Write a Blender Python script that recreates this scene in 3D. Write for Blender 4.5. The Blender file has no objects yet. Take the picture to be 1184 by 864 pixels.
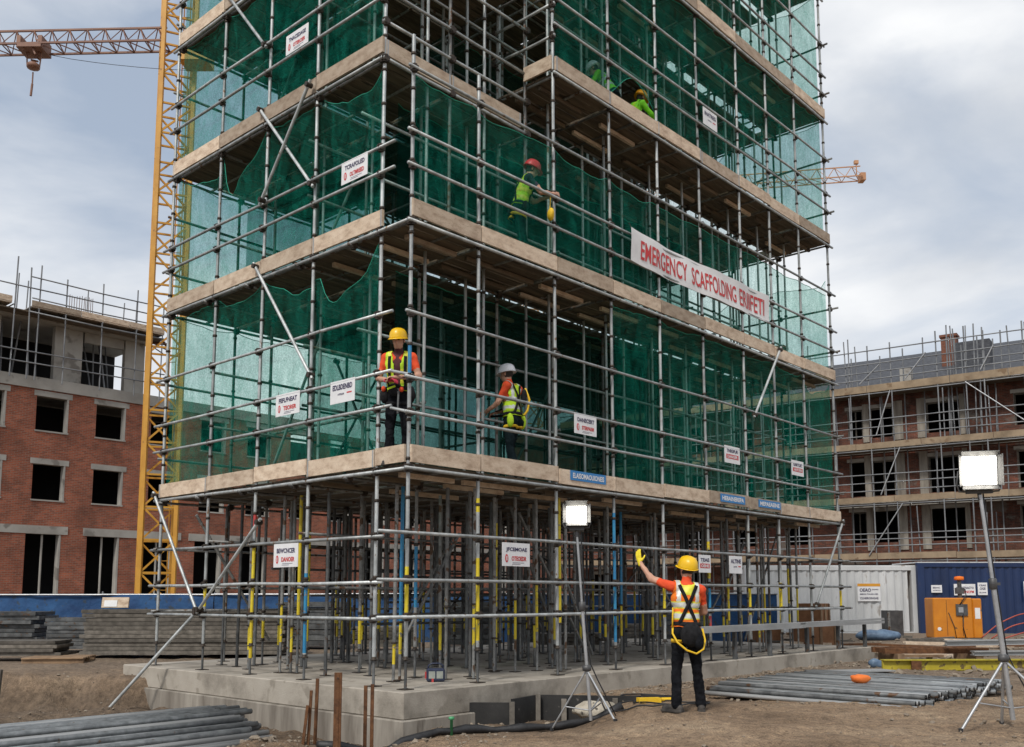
import bpy, bmesh, math, random
from mathutils import Vector, Matrix, noise
from mathutils.bvhtree import BVHTree
random.seed(7)
R = math.radians
V = Vector
col = bpy.context.scene.collection
scene = bpy.context.scene

# ------------------------------------------------------------------ materials
def new_mat(name):
    m = bpy.data.materials.new(name); m.use_nodes = True
    nt = m.node_tree
    b = nt.nodes.get('Principled BSDF')
    return m, nt, b
def N(nt, t, **kw):
    n = nt.nodes.new(t)
    for k, v in kw.items(): setattr(n, k, v)
    return n
def ramp(nt, stops):
    r = N(nt, 'ShaderNodeValToRGB')
    e = r.color_ramp.elements
    while len(e) > 1: e.remove(e[-1])
    e[0].position = stops[0][0]; e[0].color = (*stops[0][1], 1)
    for p, c in stops[1:]:
        k = e.new(p); k.color = (*c, 1)
    return r
def noisy(name, c1, c2, scale=4., rough=.8, metal=0., bump=.2, bscale=40., c3=None, stretch=(1,1,1), rnd=.0, detail=6., spots=None, bdist=.01, lo=.32, hi=.68, spec=None):
    """procedural surface: two or three tones mixed by noise, fine bump, optional dark spots"""
    m, nt, b = new_mat(name)
    tc = N(nt, 'ShaderNodeTexCoord'); mp = N(nt, 'ShaderNodeMapping'); mp.inputs['Scale'].default_value = stretch
    oi = N(nt, 'ShaderNodeObjectInfo')
    add = N(nt, 'ShaderNodeVectorMath', operation='MULTIPLY_ADD')
    nt.links.new(oi.outputs['Random'], add.inputs[0]); add.inputs[1].default_value = (37., 91., 53.)
    nt.links.new(tc.outputs['Object'], add.inputs[2])
    nt.links.new(add.outputs[0], mp.inputs['Vector'])
    n1 = N(nt, 'ShaderNodeTexNoise'); n1.inputs['Scale'].default_value = scale; n1.inputs['Detail'].default_value = detail; n1.inputs['Roughness'].default_value = .62
    nt.links.new(mp.outputs[0], n1.inputs['Vector'])
    st = [(lo, c1), (hi, c2)] if c3 is None else [(lo, c1), (.5, c2), (hi + .04, c3)]
    r = ramp(nt, st); nt.links.new(n1.outputs['Fac'], r.inputs[0])
    out = r.outputs[0]
    if rnd:
        hv = N(nt, 'ShaderNodeHueSaturation')
        ma = N(nt, 'ShaderNodeMapRange'); ma.inputs['To Min'].default_value = 1 - rnd; ma.inputs['To Max'].default_value = 1 + rnd
        nt.links.new(oi.outputs['Random'], ma.inputs['Value']); nt.links.new(ma.outputs[0], hv.inputs['Value'])
        nt.links.new(out, hv.inputs['Color']); out = hv.outputs[0]
    if spots:
        n3 = N(nt, 'ShaderNodeTexNoise'); n3.inputs['Scale'].default_value = spots[1]; n3.inputs['Detail'].default_value = 3
        nt.links.new(mp.outputs[0], n3.inputs['Vector'])
        r3 = ramp(nt, [(spots[2], (0,0,0)), (spots[2] + .06, (1,1,1))]); nt.links.new(n3.outputs['Fac'], r3.inputs[0])
        mx = N(nt, 'ShaderNodeMixRGB'); nt.links.new(r3.outputs[0], mx.inputs[0]); nt.links.new(out, mx.inputs[1]); mx.inputs[2].default_value = (*spots[0], 1)
        out = mx.outputs[0]
    nt.links.new(out, b.inputs['Base Color'])
    b.inputs['Roughness'].default_value = rough; b.inputs['Metallic'].default_value = metal
    if spec is not None: b.inputs['Specular IOR Level'].default_value = spec
    if bump:
        n2 = N(nt, 'ShaderNodeTexNoise'); n2.inputs['Scale'].default_value = bscale; n2.inputs['Detail'].default_value = 5
        nt.links.new(mp.outputs[0], n2.inputs['Vector'])
        bp = N(nt, 'ShaderNodeBump'); bp.inputs['Strength'].default_value = bump; bp.inputs['Distance'].default_value = bdist
        nt.links.new(n2.outputs['Fac'], bp.inputs['Height']); nt.links.new(bp.outputs[0], b.inputs['Normal'])
    return m
M = {}
M['steel'] = noisy('galvanised_steel', (.24,.255,.255), (.50,.52,.515), 6, .48, .4, .2, 60, rnd=.25, stretch=(1,1,.6), spots=((.19,.12,.07), 13., .66))
M['steel_dark'] = noisy('weathered_steel', (.055,.058,.06), (.16,.165,.165), 5, .6, .4, .15, 60, rnd=.3, spots=((.1,.055,.03), 8., .62))
M['steel_inner'] = noisy('shaded_inner_steel', (.10,.10,.098), (.27,.275,.265), 7, .6, .3, .15, 60, rnd=.45, spots=((.10,.055,.03), 7., .57))  # darker copy of the outer steel, painting in the tower's inner shade
M['coupler'] = noisy('coupler_iron', (.02,.017,.015), (.085,.065,.05), 20, .6, .5, .3, 80)
M['yellow'] = noisy('yellow_paint', (.55,.40,.012), (.68,.56,.03), 6, .55, 0, .1, 50, spots=((.2,.19,.16), 14., .62))
M['blue'] = noisy('blue_paint', (.015,.15,.33), (.03,.24,.42), 6, .5, 0, .1, 50, spots=((.2,.2,.19), 14., .63))
M['red'] = noisy('red_paint', (.38,.03,.03), (.5,.06,.05), 6, .5, 0, .1, 50, spots=((.2,.2,.19), 14., .63))
M['green'] = noisy('green_paint', (.05,.25,.1), (.07,.32,.14), 6, .5, 0, .1, 50)
M['toe'] = noisy('pale_timber', (.33,.24,.17), (.49,.385,.285), 5, .9, 0, .5, 110, c3=(.60,.50,.39), rnd=.34, detail=12, stretch=(1,1,2), spots=((.20,.14,.095), 60., .63))
M['toe_end'] = noisy('dark_timber', (.10,.065,.04), (.2,.13,.08), 7, .9)
M['deck'] = noisy('deck_timber', (.05,.038,.026), (.19,.145,.098), 3, .9, 0, .3, 60, rnd=.15, stretch=(.3,3,1), spots=((.04,.03,.022), 6., .6))  # timber tone lowered to paint in the shade under the decks
M['concrete'] = noisy('pale_concrete', (.17,.15,.122), (.35,.315,.265), 1.3, .92, 0, .4, 45, c3=(.42,.385,.33), detail=12, spots=((.25,.222,.182), 3.4, .60))
M['concrete_side'] = noisy('streaked_concrete', (.14,.12,.098), (.33,.30,.255), 1.6, .9, 0, .4, 30, stretch=(2.2,2.2,.35), detail=9, spots=((.12,.1,.08), 2., .66))
M['concrete_far'] = noisy('grey_concrete', (.27,.255,.23), (.42,.405,.37), .8, .9, 0, .1, 10, detail=8, spots=((.2,.185,.165), 1.3, .6))
M['dark'] = noisy('shade_black', (.006,.006,.007), (.014,.014,.015), 1, .95, 0, 0)  # near-black standing in for unlit depth in rooms and tube ends
M['rust'] = noisy('rusty_steel', (.075,.032,.014), (.19,.085,.035), 9, .85, .2, .5, 60)
M['mud'] = noisy('wet_soil', (.05,.033,.02), (.13,.09,.055), 3, .95, 0, .6, 18, bdist=.04)
M['rubber'] = noisy('black_rubber', (.008,.008,.009), (.03,.03,.032), 8, .55, 0, .3, 50)
M['black_board'] = noisy('black_formwork', (.006,.006,.006), (.025,.024,.023), 3, .7, 0, .2, 30, spots=((.12,.11,.1), 12., .7))
M['orange'] = noisy('orange_enamel', (.50,.16,.008), (.60,.22,.012), 2.5, .45, 0, .08, 20, spots=((.18,.08,.02), 5., .67))
M['crane_y'] = noisy('crane_yellow', (.46,.215,.02), (.60,.31,.04), 1.5, .55, 0, .05, 20, spots=((.25,.12,.03), 4., .66))
M['crane_jib'] = noisy('crane_jib_paint', (.15,.07,.05), (.26,.13,.08), 1, .6, 0, 0)
M['crane_far'] = noisy('far_crane_paint', (.40,.20,.10), (.5,.27,.14), 1, .6, 0, 0)
M['white'] = noisy('white_plastic', (.66,.66,.67), (.76,.76,.76), 5, .5, 0, .05, 30, spots=((.45,.44,.42), 9., .68))
M['cloth_white'] = noisy('banner_cloth', (.66,.66,.66), (.77,.77,.77), 3, .8, 0, .15, 12)
M['ink_red'] = noisy('red_ink', (.48,.022,.025), (.56,.04,.04), 9, .6, 0, 0)
M['ink_dark'] = noisy('dark_ink', (.03,.025,.075), (.06,.05,.11), 9, .6, 0, 0)
M['sign_blue'] = noisy('blue_sign_plate', (.012,.16,.42), (.02,.2,.48), 5, .45, 0, 0)
M['sign_orange'] = noisy('orange_sign_strip', (.6,.26,.02), (.66,.3,.03), 5, .5, 0, 0)
M['cont_white'] = noisy('white_container_paint', (.46,.47,.47), (.60,.61,.61), 1.5, .55, 0, .05, 20, stretch=(1,1,.4), spots=((.33,.3,.27), 3., .66))
M['cont_blue'] = noisy('blue_container_paint', (.004,.016,.06), (.008,.027,.095), 1.5, .5, 0, .05, 20, stretch=(1,1,.4), spots=((.04,.04,.06), 3., .66))
M['hoarding'] = noisy('blue_hoarding_sheet', (.008,.042,.13), (.02,.09,.23), 1.6, .75, 0, .4, 4, bdist=.1, spots=((.03,.05,.08), 5., .6))
M['board_stack'] = noisy('grey_board', (.07,.063,.052), (.19,.17,.145), 6, .9, 0, .4, 30, rnd=.35)
M['pallet'] = noisy('pallet_wood', (.16,.1,.06), (.33,.22,.13), 4, .9, 0, .3, 40, rnd=.2)
M['slate'] = noisy('roof_slate', (.022,.024,.03), (.075,.08,.092), 6, .75, 0, .4, 14, stretch=(1,1,3))
M['scaf_board'] = noisy('scaffold_board', (.17,.125,.08), (.33,.25,.165), 1.3, .85, 0, .2, 20, detail=9, spots=((.18,.12,.07), 2., .62))
M['far_steel'] = noisy('far_scaffold_steel', (.13,.135,.145), (.26,.27,.28), 1, .6, .3, 0)
M['skin'] = noisy('skin', (.42,.22,.15), (.52,.29,.2), 14, .6, 0, .1, 80)
M['trousers'] = noisy('black_trousers', (.004,.0045,.006), (.014,.015,.018), 9, .95, 0, .6, 30, bdist=.03, spec=.08)
M['trousers_g'] = noisy('dark_green_trousers', (.004,.009,.011), (.012,.02,.024), 9, .95, 0, .6, 30, bdist=.03, spec=.08)
M['tee_orange'] = noisy('orange_shirt', (.62,.055,.012), (.72,.085,.02), 9, .85, 0, .35, 40)
M['tee_navy'] = noisy('navy_shirt', (.012,.02,.03), (.025,.035,.05), 9, .85, 0, .35, 40)
M['tee_maroon'] = noisy('dark_shirt', (.05,.012,.016), (.09,.02,.024), 9, .85, 0, .35, 40)
M['lime'] = noisy('lime_vest', (.38,.62,.015), (.52,.75,.03), 8, .8, 0, .35, 40)
M['lime_g'] = noisy('green_vest', (.2,.62,.02), (.28,.75,.03), 8, .8, 0, .35, 40)
M['vest_orange'] = noisy('orange_vest', (.72,.13,.008), (.80,.2,.012), 8, .8, 0, .35, 40)
M['band'] = noisy('reflective_band', (.5,.52,.48), (.68,.7,.66), 12, .35, .2, .1, 40)
M['band_y'] = noisy('yellow_band', (.62,.6,.03), (.72,.7,.08), 12, .5, 0, .1, 40)
M['hat_y'] = noisy('yellow_hard_hat', (.72,.42,.005), (.78,.48,.01), 3, .35, 0, .03, 30)
M['hat_w'] = noisy('white_hard_hat', (.6,.62,.66), (.7,.72,.75), 3, .35, 0, .03, 30)
M['hat_r'] = noisy('red_hard_hat', (.6,.02,.03), (.68,.035,.05), 3, .35, 0, .03, 30)
M['hat_o'] = noisy('orange_hard_hat', (.75,.26,.005), (.8,.32,.01), 3, .35, 0, .03, 30)
M['strap'] = noisy('black_webbing', (.008,.008,.009), (.02,.02,.022), 20, .9, 0, .3, 90, spec=.15)
M['strap_y'] = noisy('yellow_webbing', (.66,.40,.01), (.74,.48,.02), 20, .7, 0, .3, 90)
M['glove_y'] = noisy('yellow_glove', (.68,.52,.015), (.76,.62,.03), 10, .75, 0, .3, 60)
M['glove_r'] = noisy('red_glove', (.5,.03,.07), (.6,.06,.1), 10, .75, 0, .3, 60)
M['boot'] = noisy('boot_leather', (.02,.018,.016), (.06,.052,.045), 8, .75, 0, .4, 50)
M['hair'] = noisy('dark_hair', (.012,.01,.008), (.03,.022,.016), 30, .8, 0, .4, 120)
M['lamp_body'] = noisy('lamp_housing', (.05,.05,.052), (.11,.11,.11), 6, .5, .3, .1, 40)
M['alu'] = noisy('aluminium', (.34,.35,.36), (.5,.51,.52), 6, .4, .6, .08, 40, rnd=.08)
M['plank_alu'] = noisy('grey_plank', (.27,.275,.275), (.42,.425,.42), 3, .55, .4, .1, 40, stretch=(.3,1,1))
M['hose_red'] = noisy('red_hose', (.3,.05,.03), (.4,.08,.05), 6, .6, 0, .1, 40)
M['cable'] = noisy('black_cable', (.01,.01,.011), (.022,.022,.024), 6, .5, 0, .1, 40)
M['bag'] = noisy('pale_sacking', (.3,.26,.2), (.5,.46,.38), 8, .9, 0, .5, 20, bdist=.03, spots=((.08,.07,.06), 9., .6))
M['plastic_blue'] = noisy('blue_plastic', (.05,.09,.16), (.16,.24,.34), 5, .5, 0, .4, 15, bdist=.03)
M['glove_o'] = noisy('orange_cloth', (.66,.14,.02), (.75,.2,.04), 9, .8, 0, .4, 40)
M['case_navy'] = noisy('navy_case', (.012,.018,.045), (.03,.04,.08), 9, .5, 0, .1, 40)
M['case_face'] = noisy('pale_case_face', (.22,.24,.22), (.34,.36,.32), 9, .5, 0, .1, 40)
M['stone'] = noisy('rubble_stone', (.17,.135,.10), (.36,.30,.23), 3, .95, 0, .4, 20, rnd=.3)
M['chimney'] = noisy('chimney_brick', (.10,.04,.025), (.22,.085,.05), 8, .9, 0, .4, 30)
M['beam_yellow'] = noisy('worn_yellow_paint', (.30,.24,.015), (.42,.35,.03), 3, .6, 0, .2, 30, spots=((.12,.085,.03), 6., .58))
M['steel_stack'] = noisy('stacked_steel', (.13,.14,.145), (.30,.315,.32), 7, .5, .4, .15, 60, rnd=.35, spots=((.12,.075,.045), 12., .68))
M['brown_ply'] = noisy('brown_plywood', (.16,.07,.03), (.27,.13,.06), 4, .85, 0, .3, 30)

def brick_mat(name, c1, c2, mortar, var):
    m, nt, b = new_mat(name)
    uv = N(nt, 'ShaderNodeUVMap'); bt = N(nt, 'ShaderNodeTexBrick')
    nt.links.new(uv.outputs[0], bt.inputs['Vector'])
    bt.inputs['Color1'].default_value = (*c1, 1); bt.inputs['Color2'].default_value = (*c2, 1); bt.inputs['Mortar'].default_value = (*mortar, 1)
    bt.inputs['Scale'].default_value = 1.; bt.inputs['Brick Width'].default_value = .225; bt.inputs['Row Height'].default_value = .075
    bt.inputs['Mortar Size'].default_value = .008; bt.inputs['Bias'].default_value = -.1
    nz = N(nt, 'ShaderNodeTexNoise'); nz.inputs['Scale'].default_value = .7; nz.inputs['Detail'].default_value = 9; nz.inputs['Roughness'].default_value = .7
    nt.links.new(uv.outputs[0], nz.inputs['Vector'])
    r = ramp(nt, [(.3, (var[0],)*3), (.7, (var[1],)*3)]); nt.links.new(nz.outputs['Fac'], r.inputs[0])
    mx = N(nt, 'ShaderNodeMixRGB', blend_type='MULTIPLY'); mx.inputs[0].default_value = 1
    nt.links.new(bt.outputs['Color'], mx.inputs[1]); nt.links.new(r.outputs[0], mx.inputs[2])
    if name == 'old_brick':
        n4 = N(nt, 'ShaderNodeTexNoise'); n4.inputs['Scale'].default_value = .55; n4.inputs['Detail'].default_value = 10; n4.inputs['Roughness'].default_value = .7; nt.links.new(uv.outputs[0], n4.inputs['Vector'])
        r4 = ramp(nt, [(.54, (0,0,0)), (.60, (.85,.85,.85))]); nt.links.new(n4.outputs['Fac'], r4.inputs[0])
        m4 = N(nt, 'ShaderNodeMixRGB'); nt.links.new(r4.outputs[0], m4.inputs[0]); nt.links.new(mx.outputs[0], m4.inputs[1]); m4.inputs[2].default_value = (.12,.105,.09,1); mx = m4
    nt.links.new(mx.outputs[0], b.inputs['Base Color']); b.inputs['Roughness'].default_value = .9
    bp = N(nt, 'ShaderNodeBump'); bp.inputs['Strength'].default_value = .4; bp.inputs['Distance'].default_value = .01; bp.invert = True
    nt.links.new(bt.outputs['Fac'], bp.inputs['Height']); nt.links.new(bp.outputs[0], b.inputs['Normal'])
    return m
M['brick'] = brick_mat('red_brick', (.36,.098,.048), (.20,.058,.032), (.24,.18,.14), (.5, 1.3))
M['brick_old'] = brick_mat('old_brick', (.19,.055,.03), (.085,.032,.022), (.13,.1,.078), (.2, 1.3))

def net_mat(name, cov=.27, tint=(.66,.92,.88), c1=(.004,.105,.075), c2=(.012,.20,.145)):
    m, nt, b = new_mat(name)
    nt.nodes.remove(b)
    out = nt.nodes['Material Output']
    tr = N(nt, 'ShaderNodeBsdfTransparent'); tr.inputs[0].default_value = (*tint, 1)
    df = N(nt, 'ShaderNodeBsdfDiffuse'); tl = N(nt, 'ShaderNodeBsdfTranslucent')
    tc = N(nt, 'ShaderNodeTexCoord')
    mp = N(nt, 'ShaderNodeMapping'); mp.inputs['Scale'].default_value = (1,1,.35); nt.links.new(tc.outputs['Object'], mp.inputs[0])
    n1 = N(nt, 'ShaderNodeTexNoise'); n1.inputs['Scale'].default_value = 3.6; n1.inputs['Detail'].default_value = 10; n1.inputs['Roughness'].default_value = .68; n1.inputs['Distortion'].default_value = 1.2; nt.links.new(mp.outputs[0], n1.inputs['Vector'])
    n2 = N(nt, 'ShaderNodeTexNoise'); n2.inputs['Scale'].default_value = 34; n2.inputs['Detail'].default_value = 2; nt.links.new(tc.outputs['Object'], n2.inputs['Vector'])
    r = ramp(nt, [(.3, c1), (.7, c2)]); nt.links.new(n1.outputs['Fac'], r.inputs[0])
    nt.links.new(r.outputs[0], df.inputs[0]); nt.links.new(r.outputs[0], tl.inputs[0])
    a1 = N(nt, 'ShaderNodeMixShader'); a1.inputs[0].default_value = .5
    nt.links.new(df.outputs[0], a1.inputs[1]); nt.links.new(tl.outputs[0], a1.inputs[2])
    # thread coverage: mean + slow folds + fine weave
    mr = N(nt, 'ShaderNodeMapRange'); mr.inputs['From Min'].default_value = .3; mr.inputs['From Max'].default_value = .7
    mr.inputs['To Min'].default_value = cov - .15; mr.inputs['To Max'].default_value = cov + .19; nt.links.new(n1.outputs['Fac'], mr.inputs['Value'])
    mr2 = N(nt, 'ShaderNodeMapRange'); mr2.inputs['From Min'].default_value = .3; mr2.inputs['From Max'].default_value = .7
    mr2.inputs['To Min'].default_value = -.13; mr2.inputs['To Max'].default_value = .13; nt.links.new(n2.outputs['Fac'], mr2.inputs['Value'])
    ad = N(nt, 'ShaderNodeMath', operation='ADD'); ad.use_clamp = True; nt.links.new(mr.outputs[0], ad.inputs[0]); nt.links.new(mr2.outputs[0], ad.inputs[1])
    mx = N(nt, 'ShaderNodeMixShader'); nt.links.new(ad.outputs[0], mx.inputs[0])
    nt.links.new(tr.outputs[0], mx.inputs[1]); nt.links.new(a1.outputs[0], mx.inputs[2])
    nt.links.new(mx.outputs[0], out.inputs[0])
    return m
M['net'] = net_mat('green_debris_netting', cov=.27, tint=(.78,.96,.91), c1=(.004,.14,.10), c2=(.02,.36,.255))
M['net_back'] = net_mat('sheer_back_netting', cov=.18, tint=(.90,.98,.96), c1=(.004,.14,.10), c2=(.02,.36,.255))  # thinner and less tinted, so two layers against the sky stay pale
M['net_in'] = net_mat('dense_shaded_netting', cov=.40, tint=(.55,.75,.70), c1=(.003,.035,.028), c2=(.007,.075,.06))  # denser net copy whose darker colour paints in the tower's inner shade
M['net_hem'] = noisy('net_hem_rope', (.01,.22,.15), (.02,.3,.2), 20, .8, 0, 0)

def emit_mat(name, c, s):
    m, nt, b = new_mat(name)
    b.inputs['Base Color'].default_value = (.8,.8,.78,1); b.inputs['Emission Color'].default_value = (*c, 1); b.inputs['Emission Strength'].default_value = s
    return m
M['lamp_glass'] = emit_mat('lit_lamp_glass', (1, .95, .84), 14.)
nt_ = M['lamp_glass'].node_tree; b_ = nt_.nodes['Principled BSDF']; tc_ = N(nt_, 'ShaderNodeTexCoord'); vo_ = N(nt_, 'ShaderNodeTexVoronoi'); vo_.inputs['Scale'].default_value = 38; vo_.inputs['Randomness'].default_value = 0
nt_.links.new(tc_.outputs['Object'], vo_.inputs['Vector']); rr_ = N(nt_, 'ShaderNodeMapRange'); rr_.inputs['From Min'].default_value = .2; rr_.inputs['From Max'].default_value = .75; rr_.inputs['To Min'].default_value = 20.; rr_.inputs['To Max'].default_value = 1.6
nt_.links.new(vo_.outputs['Distance'], rr_.inputs['Value']); nt_.links.new(rr_.outputs[0], b_.inputs['Emission Strength'])

def ground_mat():
    m, nt, b = new_mat('site_earth')
    tc = N(nt, 'ShaderNodeTexCoord'); geo = N(nt, 'ShaderNodeNewGeometry')
    n1 = N(nt, 'ShaderNodeTexNoise'); n1.inputs['Scale'].default_value = .55; n1.inputs['Detail'].default_value = 10; n1.inputs['Roughness'].default_value = .66
    n2 = N(nt, 'ShaderNodeTexNoise'); n2.inputs['Scale'].default_value = 9.; n2.inputs['Detail'].default_value = 8; n2.inputs['Roughness'].default_value = .7
    n3 = N(nt, 'ShaderNodeTexNoise'); n3.inputs['Scale'].default_value = 55.; n3.inputs['Detail'].default_value = 4
    for n in (n1, n2, n3): nt.links.new(tc.outputs['Object'], n.inputs['Vector'])
    r1 = ramp(nt, [(.33, (.17,.11,.064)), (.5, (.34,.235,.147)), (.68, (.48,.355,.235))]); nt.links.new(n1.outputs['Fac'], r1.inputs[0])
    r2 = ramp(nt, [(.3, (.42,.40,.38)), (.5, (1,1,1)), (.7, (1.4,1.37,1.33))]); nt.links.new(n2.outputs['Fac'], r2.inputs[0])
    mx = N(nt, 'ShaderNodeMixRGB', blend_type='MULTIPLY'); mx.inputs[0].default_value = .85
    nt.links.new(r1.outputs[0], mx.inputs[1]); nt.links.new(r2.outputs[0], mx.inputs[2])
    r4 = ramp(nt, [(.34, (.5,.48,.46)), (.5, (1,1,1)), (.66, (1.35,1.35,1.35))]); nt.links.new(n3.outputs['Fac'], r4.inputs[0])
    mxf = N(nt, 'ShaderNodeMixRGB', blend_type='MULTIPLY'); mxf.inputs[0].default_value = .8
    nt.links.new(mx.outputs[0], mxf.inputs[1]); nt.links.new(r4.outputs[0], mxf.inputs[2]); mx = mxf
    # darker soil low down in the excavation and on its cut bank
    sep = N(nt, 'ShaderNodeSeparateXYZ'); nt.links.new(geo.outputs['Position'], sep.inputs[0])
    mr = N(nt, 'ShaderNodeMapRange'); mr.inputs['From Min'].default_value = -.08; mr.inputs['From Max'].default_value = -.38
    nt.links.new(sep.outputs['Z'], mr.inputs['Value'])
    ad = N(nt, 'ShaderNodeMath', operation='MULTIPLY'); ad.inputs[1].default_value = .8; ad.use_clamp = True; nt.links.new(mr.outputs[0], ad.inputs[0])
    rd = ramp(nt, [(.3, (.04,.026,.016)), (.7, (.17,.113,.068))]); nt.links.new(n2.outputs['Fac'], rd.inputs[0])
    mx2 = N(nt, 'ShaderNodeMixRGB'); nt.links.new(ad.outputs[0], mx2.inputs[0]); nt.links.new(mx.outputs[0], mx2.inputs[1]); nt.links.new(rd.outputs[0], mx2.inputs[2])
    # greyer trampled yard further back
    mr3 = N(nt, 'ShaderNodeMapRange'); mr3.inputs['From Min'].default_value = 13.5; mr3.inputs['From Max'].default_value = 19.
    nt.links.new(sep.outputs['Y'], mr3.inputs['Value'])
    rg = ramp(nt, [(.3, (.11,.08,.056)), (.7, (.29,.225,.165))]); nt.links.new(n2.outputs['Fac'], rg.inputs[0])
    mm = N(nt, 'ShaderNodeMath', operation='MULTIPLY'); mm.inputs[1].default_value = .75; nt.links.new(mr3.outputs[0], mm.inputs[0])
    mx3 = N(nt, 'ShaderNodeMixRGB'); nt.links.new(mm.outputs[0], mx3.inputs[0]); nt.links.new(mx2.outputs[0], mx3.inputs[1]); nt.links.new(rg.outputs[0], mx3.inputs[2])
    nt.links.new(mx3.outputs[0], b.inputs['Base Color']); b.inputs['Roughness'].default_value = .95
    sm = N(nt, 'ShaderNodeMath', operation='MULTIPLY_ADD'); sm.inputs[1].default_value = .35; nt.links.new(n3.outputs['Fac'], sm.inputs[0]); nt.links.new(n2.outputs['Fac'], sm.inputs[2])
    bp = N(nt, 'ShaderNodeBump'); bp.inputs['Strength'].default_value = 1.; bp.inputs['Distance'].default_value = .10
    nt.links.new(sm.outputs[0], bp.inputs['Height']); nt.links.new(bp.outputs[0], b.inputs['Normal'])
    return m
M['ground'] = ground_mat()

# ------------------------------------------------------------------ mesh builder
def basis(d):
    d = V(d).normalized()
    up = V((0,0,1)) if abs(d.z) < .95 else V((0,1,0))
    x = up.cross(d).normalized(); y = d.cross(x)
    return x, y, d
class MB:
    def __init__(s): s.v = []; s.f = []; s.m = []; s.sm = []; s.uv = {}
    def _add(s, vs, fs, mi=0, smooth=False):
        o = len(s.v); s.v += [V(p) for p in vs]
        for f in fs: s.f.append([i + o for i in f]); s.m.append(mi); s.sm.append(smooth)
    def box(s, c, size, rot=None, mi=0):
        c = V(c); hx, hy, hz = size[0]/2, size[1]/2, size[2]/2
        vs = [V((x,y,z)) for x in (-hx,hx) for y in (-hy,hy) for z in (-hz,hz)]
        if rot is not None: vs = [rot @ p for p in vs]
        s._add([p + c for p in vs], [(0,1,3,2),(4,6,7,5),(0,4,5,1),(2,3,7,6),(0,2,6,4),(1,5,7,3)], mi)
    def b2(s, x0, x1, y0, y1, z0, z1, mi=0): s.box(((x0+x1)/2,(y0+y1)/2,(z0+z1)/2), (abs(x1-x0),abs(y1-y0),abs(z1-z0)), None, mi)
    def beam(s, p, q, w, h, mi=0):
        p, q = V(p), V(q); x, y, d = basis(q - p)
        s.box((p+q)/2, (w, h, (q-p).length), Matrix((x, y, d)).transposed(), mi)
    def tube(s, p, q, r, n=8, mi=0, r2=None, cap=True):
        p, q = V(p), V(q); x, y, d = basis(q - p); r2 = r if r2 is None else r2
        vs = []
        for c, rr in ((p, r), (q, r2)):
            for i in range(n):
                a = 2*math.pi*i/n; vs.append(c + x*math.cos(a)*rr + y*math.sin(a)*rr)
        s._add(vs, [(i, (i+1)%n, n+(i+1)%n, n+i) for i in range(n)], mi, True)
        if cap:
            s._add(vs[:n], [list(range(n))[::-1]], mi); s._add(vs[n:], [list(range(n))], mi)
    def path(s, pts, r, n=6, mi=0, closed=False):
        pts = [V(p) for p in pts]; k = len(pts); vs = []; x = None
        for i, p in enumerate(pts):
            if closed: d = pts[(i+1)%k] - pts[i-1]
            else: d = pts[min(i+1,k-1)] - pts[max(i-1,0)]
            if d.length < 1e-7: d = V((0,0,1))
            d.normalize()
            if x is None: x = basis(d)[0]
            x = x - d*x.dot(d)
            if x.length < 1e-5: x = basis(d)[0]
            x.normalize(); y = d.cross(x)
            rr = r[i] if isinstance(r, (list, tuple)) else r
            for j in range(n):
                a = 2*math.pi*j/n; vs.append(p + x*math.cos(a)*rr + y*math.sin(a)*rr)
        fs = [(i*n+j, i*n+(j+1)%n, (i+1)%k*n+(j+1)%n, (i+1)%k*n+j) for i in range(k if closed else k-1) for j in range(n)]
        if not closed: fs += [list(range(n))[::-1], [(k-1)*n+j for j in range(n)]]
        s._add(vs, fs, mi, True)
    def lathe(s, prof, c=(0,0,0), n=16, mi=0, sc=(1,1), rot=None, smooth=True):
        c = V(c); vs = []; k = len(prof)
        for r, z in prof:
            for j in range(n):
                a = 2*math.pi*j/n; p = V((r*math.cos(a)*sc[0], r*math.sin(a)*sc[1], z))
                vs.append(c + (rot @ p if rot is not None else p))
        fs = [(i*n+j, i*n+(j+1)%n, (i+1)*n+(j+1)%n, (i+1)*n+j) for i in range(k-1) for j in range(n)]
        fs += [list(range(n))[::-1], [(k-1)*n+j for j in range(n)]]
        s._add(vs, fs, mi, smooth)
    def ellipsoid(s, c, r, rot=None, n=14, mi=0):
        c = V(c); vs = []; k = n//2 + 1
        for i in range(k):
            t = math.pi*(i+.0)/(k-1); t = min(max(t, .02), math.pi-.02)
            for j in range(n):
                a = 2*math.pi*j/n; p = V((math.sin(t)*math.cos(a)*r[0], math.sin(t)*math.sin(a)*r[1], -math.cos(t)*r[2]))
                vs.append(c + (rot @ p if rot is not None else p))
        fs = [(i*n+j, i*n+(j+1)%n, (i+1)*n+(j+1)%n, (i+1)*n+j) for i in range(k-1) for j in range(n)]
        fs += [list(range(n))[::-1], [(k-1)*n+j for j in range(n)]]
        s._add(vs, fs, mi, True)
    def capsule(s, p, q, r1, r2, n=12, mi=0):
        p, q = V(p), V(q); x, y, d = basis(q - p); L = (q-p).length
        prof = []
        for i in range(5): a = -math.pi/2 + i*math.pi/8*.99 + .02; prof.append((r1*math.cos(a), r1*math.sin(a)))
        for i in range(5): a = i*math.pi/8*.99; prof.append((r2*math.cos(a), L + r2*math.sin(a)))
        s.lathe(prof, p, n, mi, rot=Matrix((x, y, d)).transposed())
    def grid(s, fn, nu, nv, mi=0, smooth=True):
        vs = [fn(i/nu, j/nv) for j in range(nv+1) for i in range(nu+1)]
        s._add(vs, [(j*(nu+1)+i, j*(nu+1)+i+1, (j+1)*(nu+1)+i+1, (j+1)*(nu+1)+i) for j in range(nv) for i in range(nu)], mi, smooth)
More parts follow.
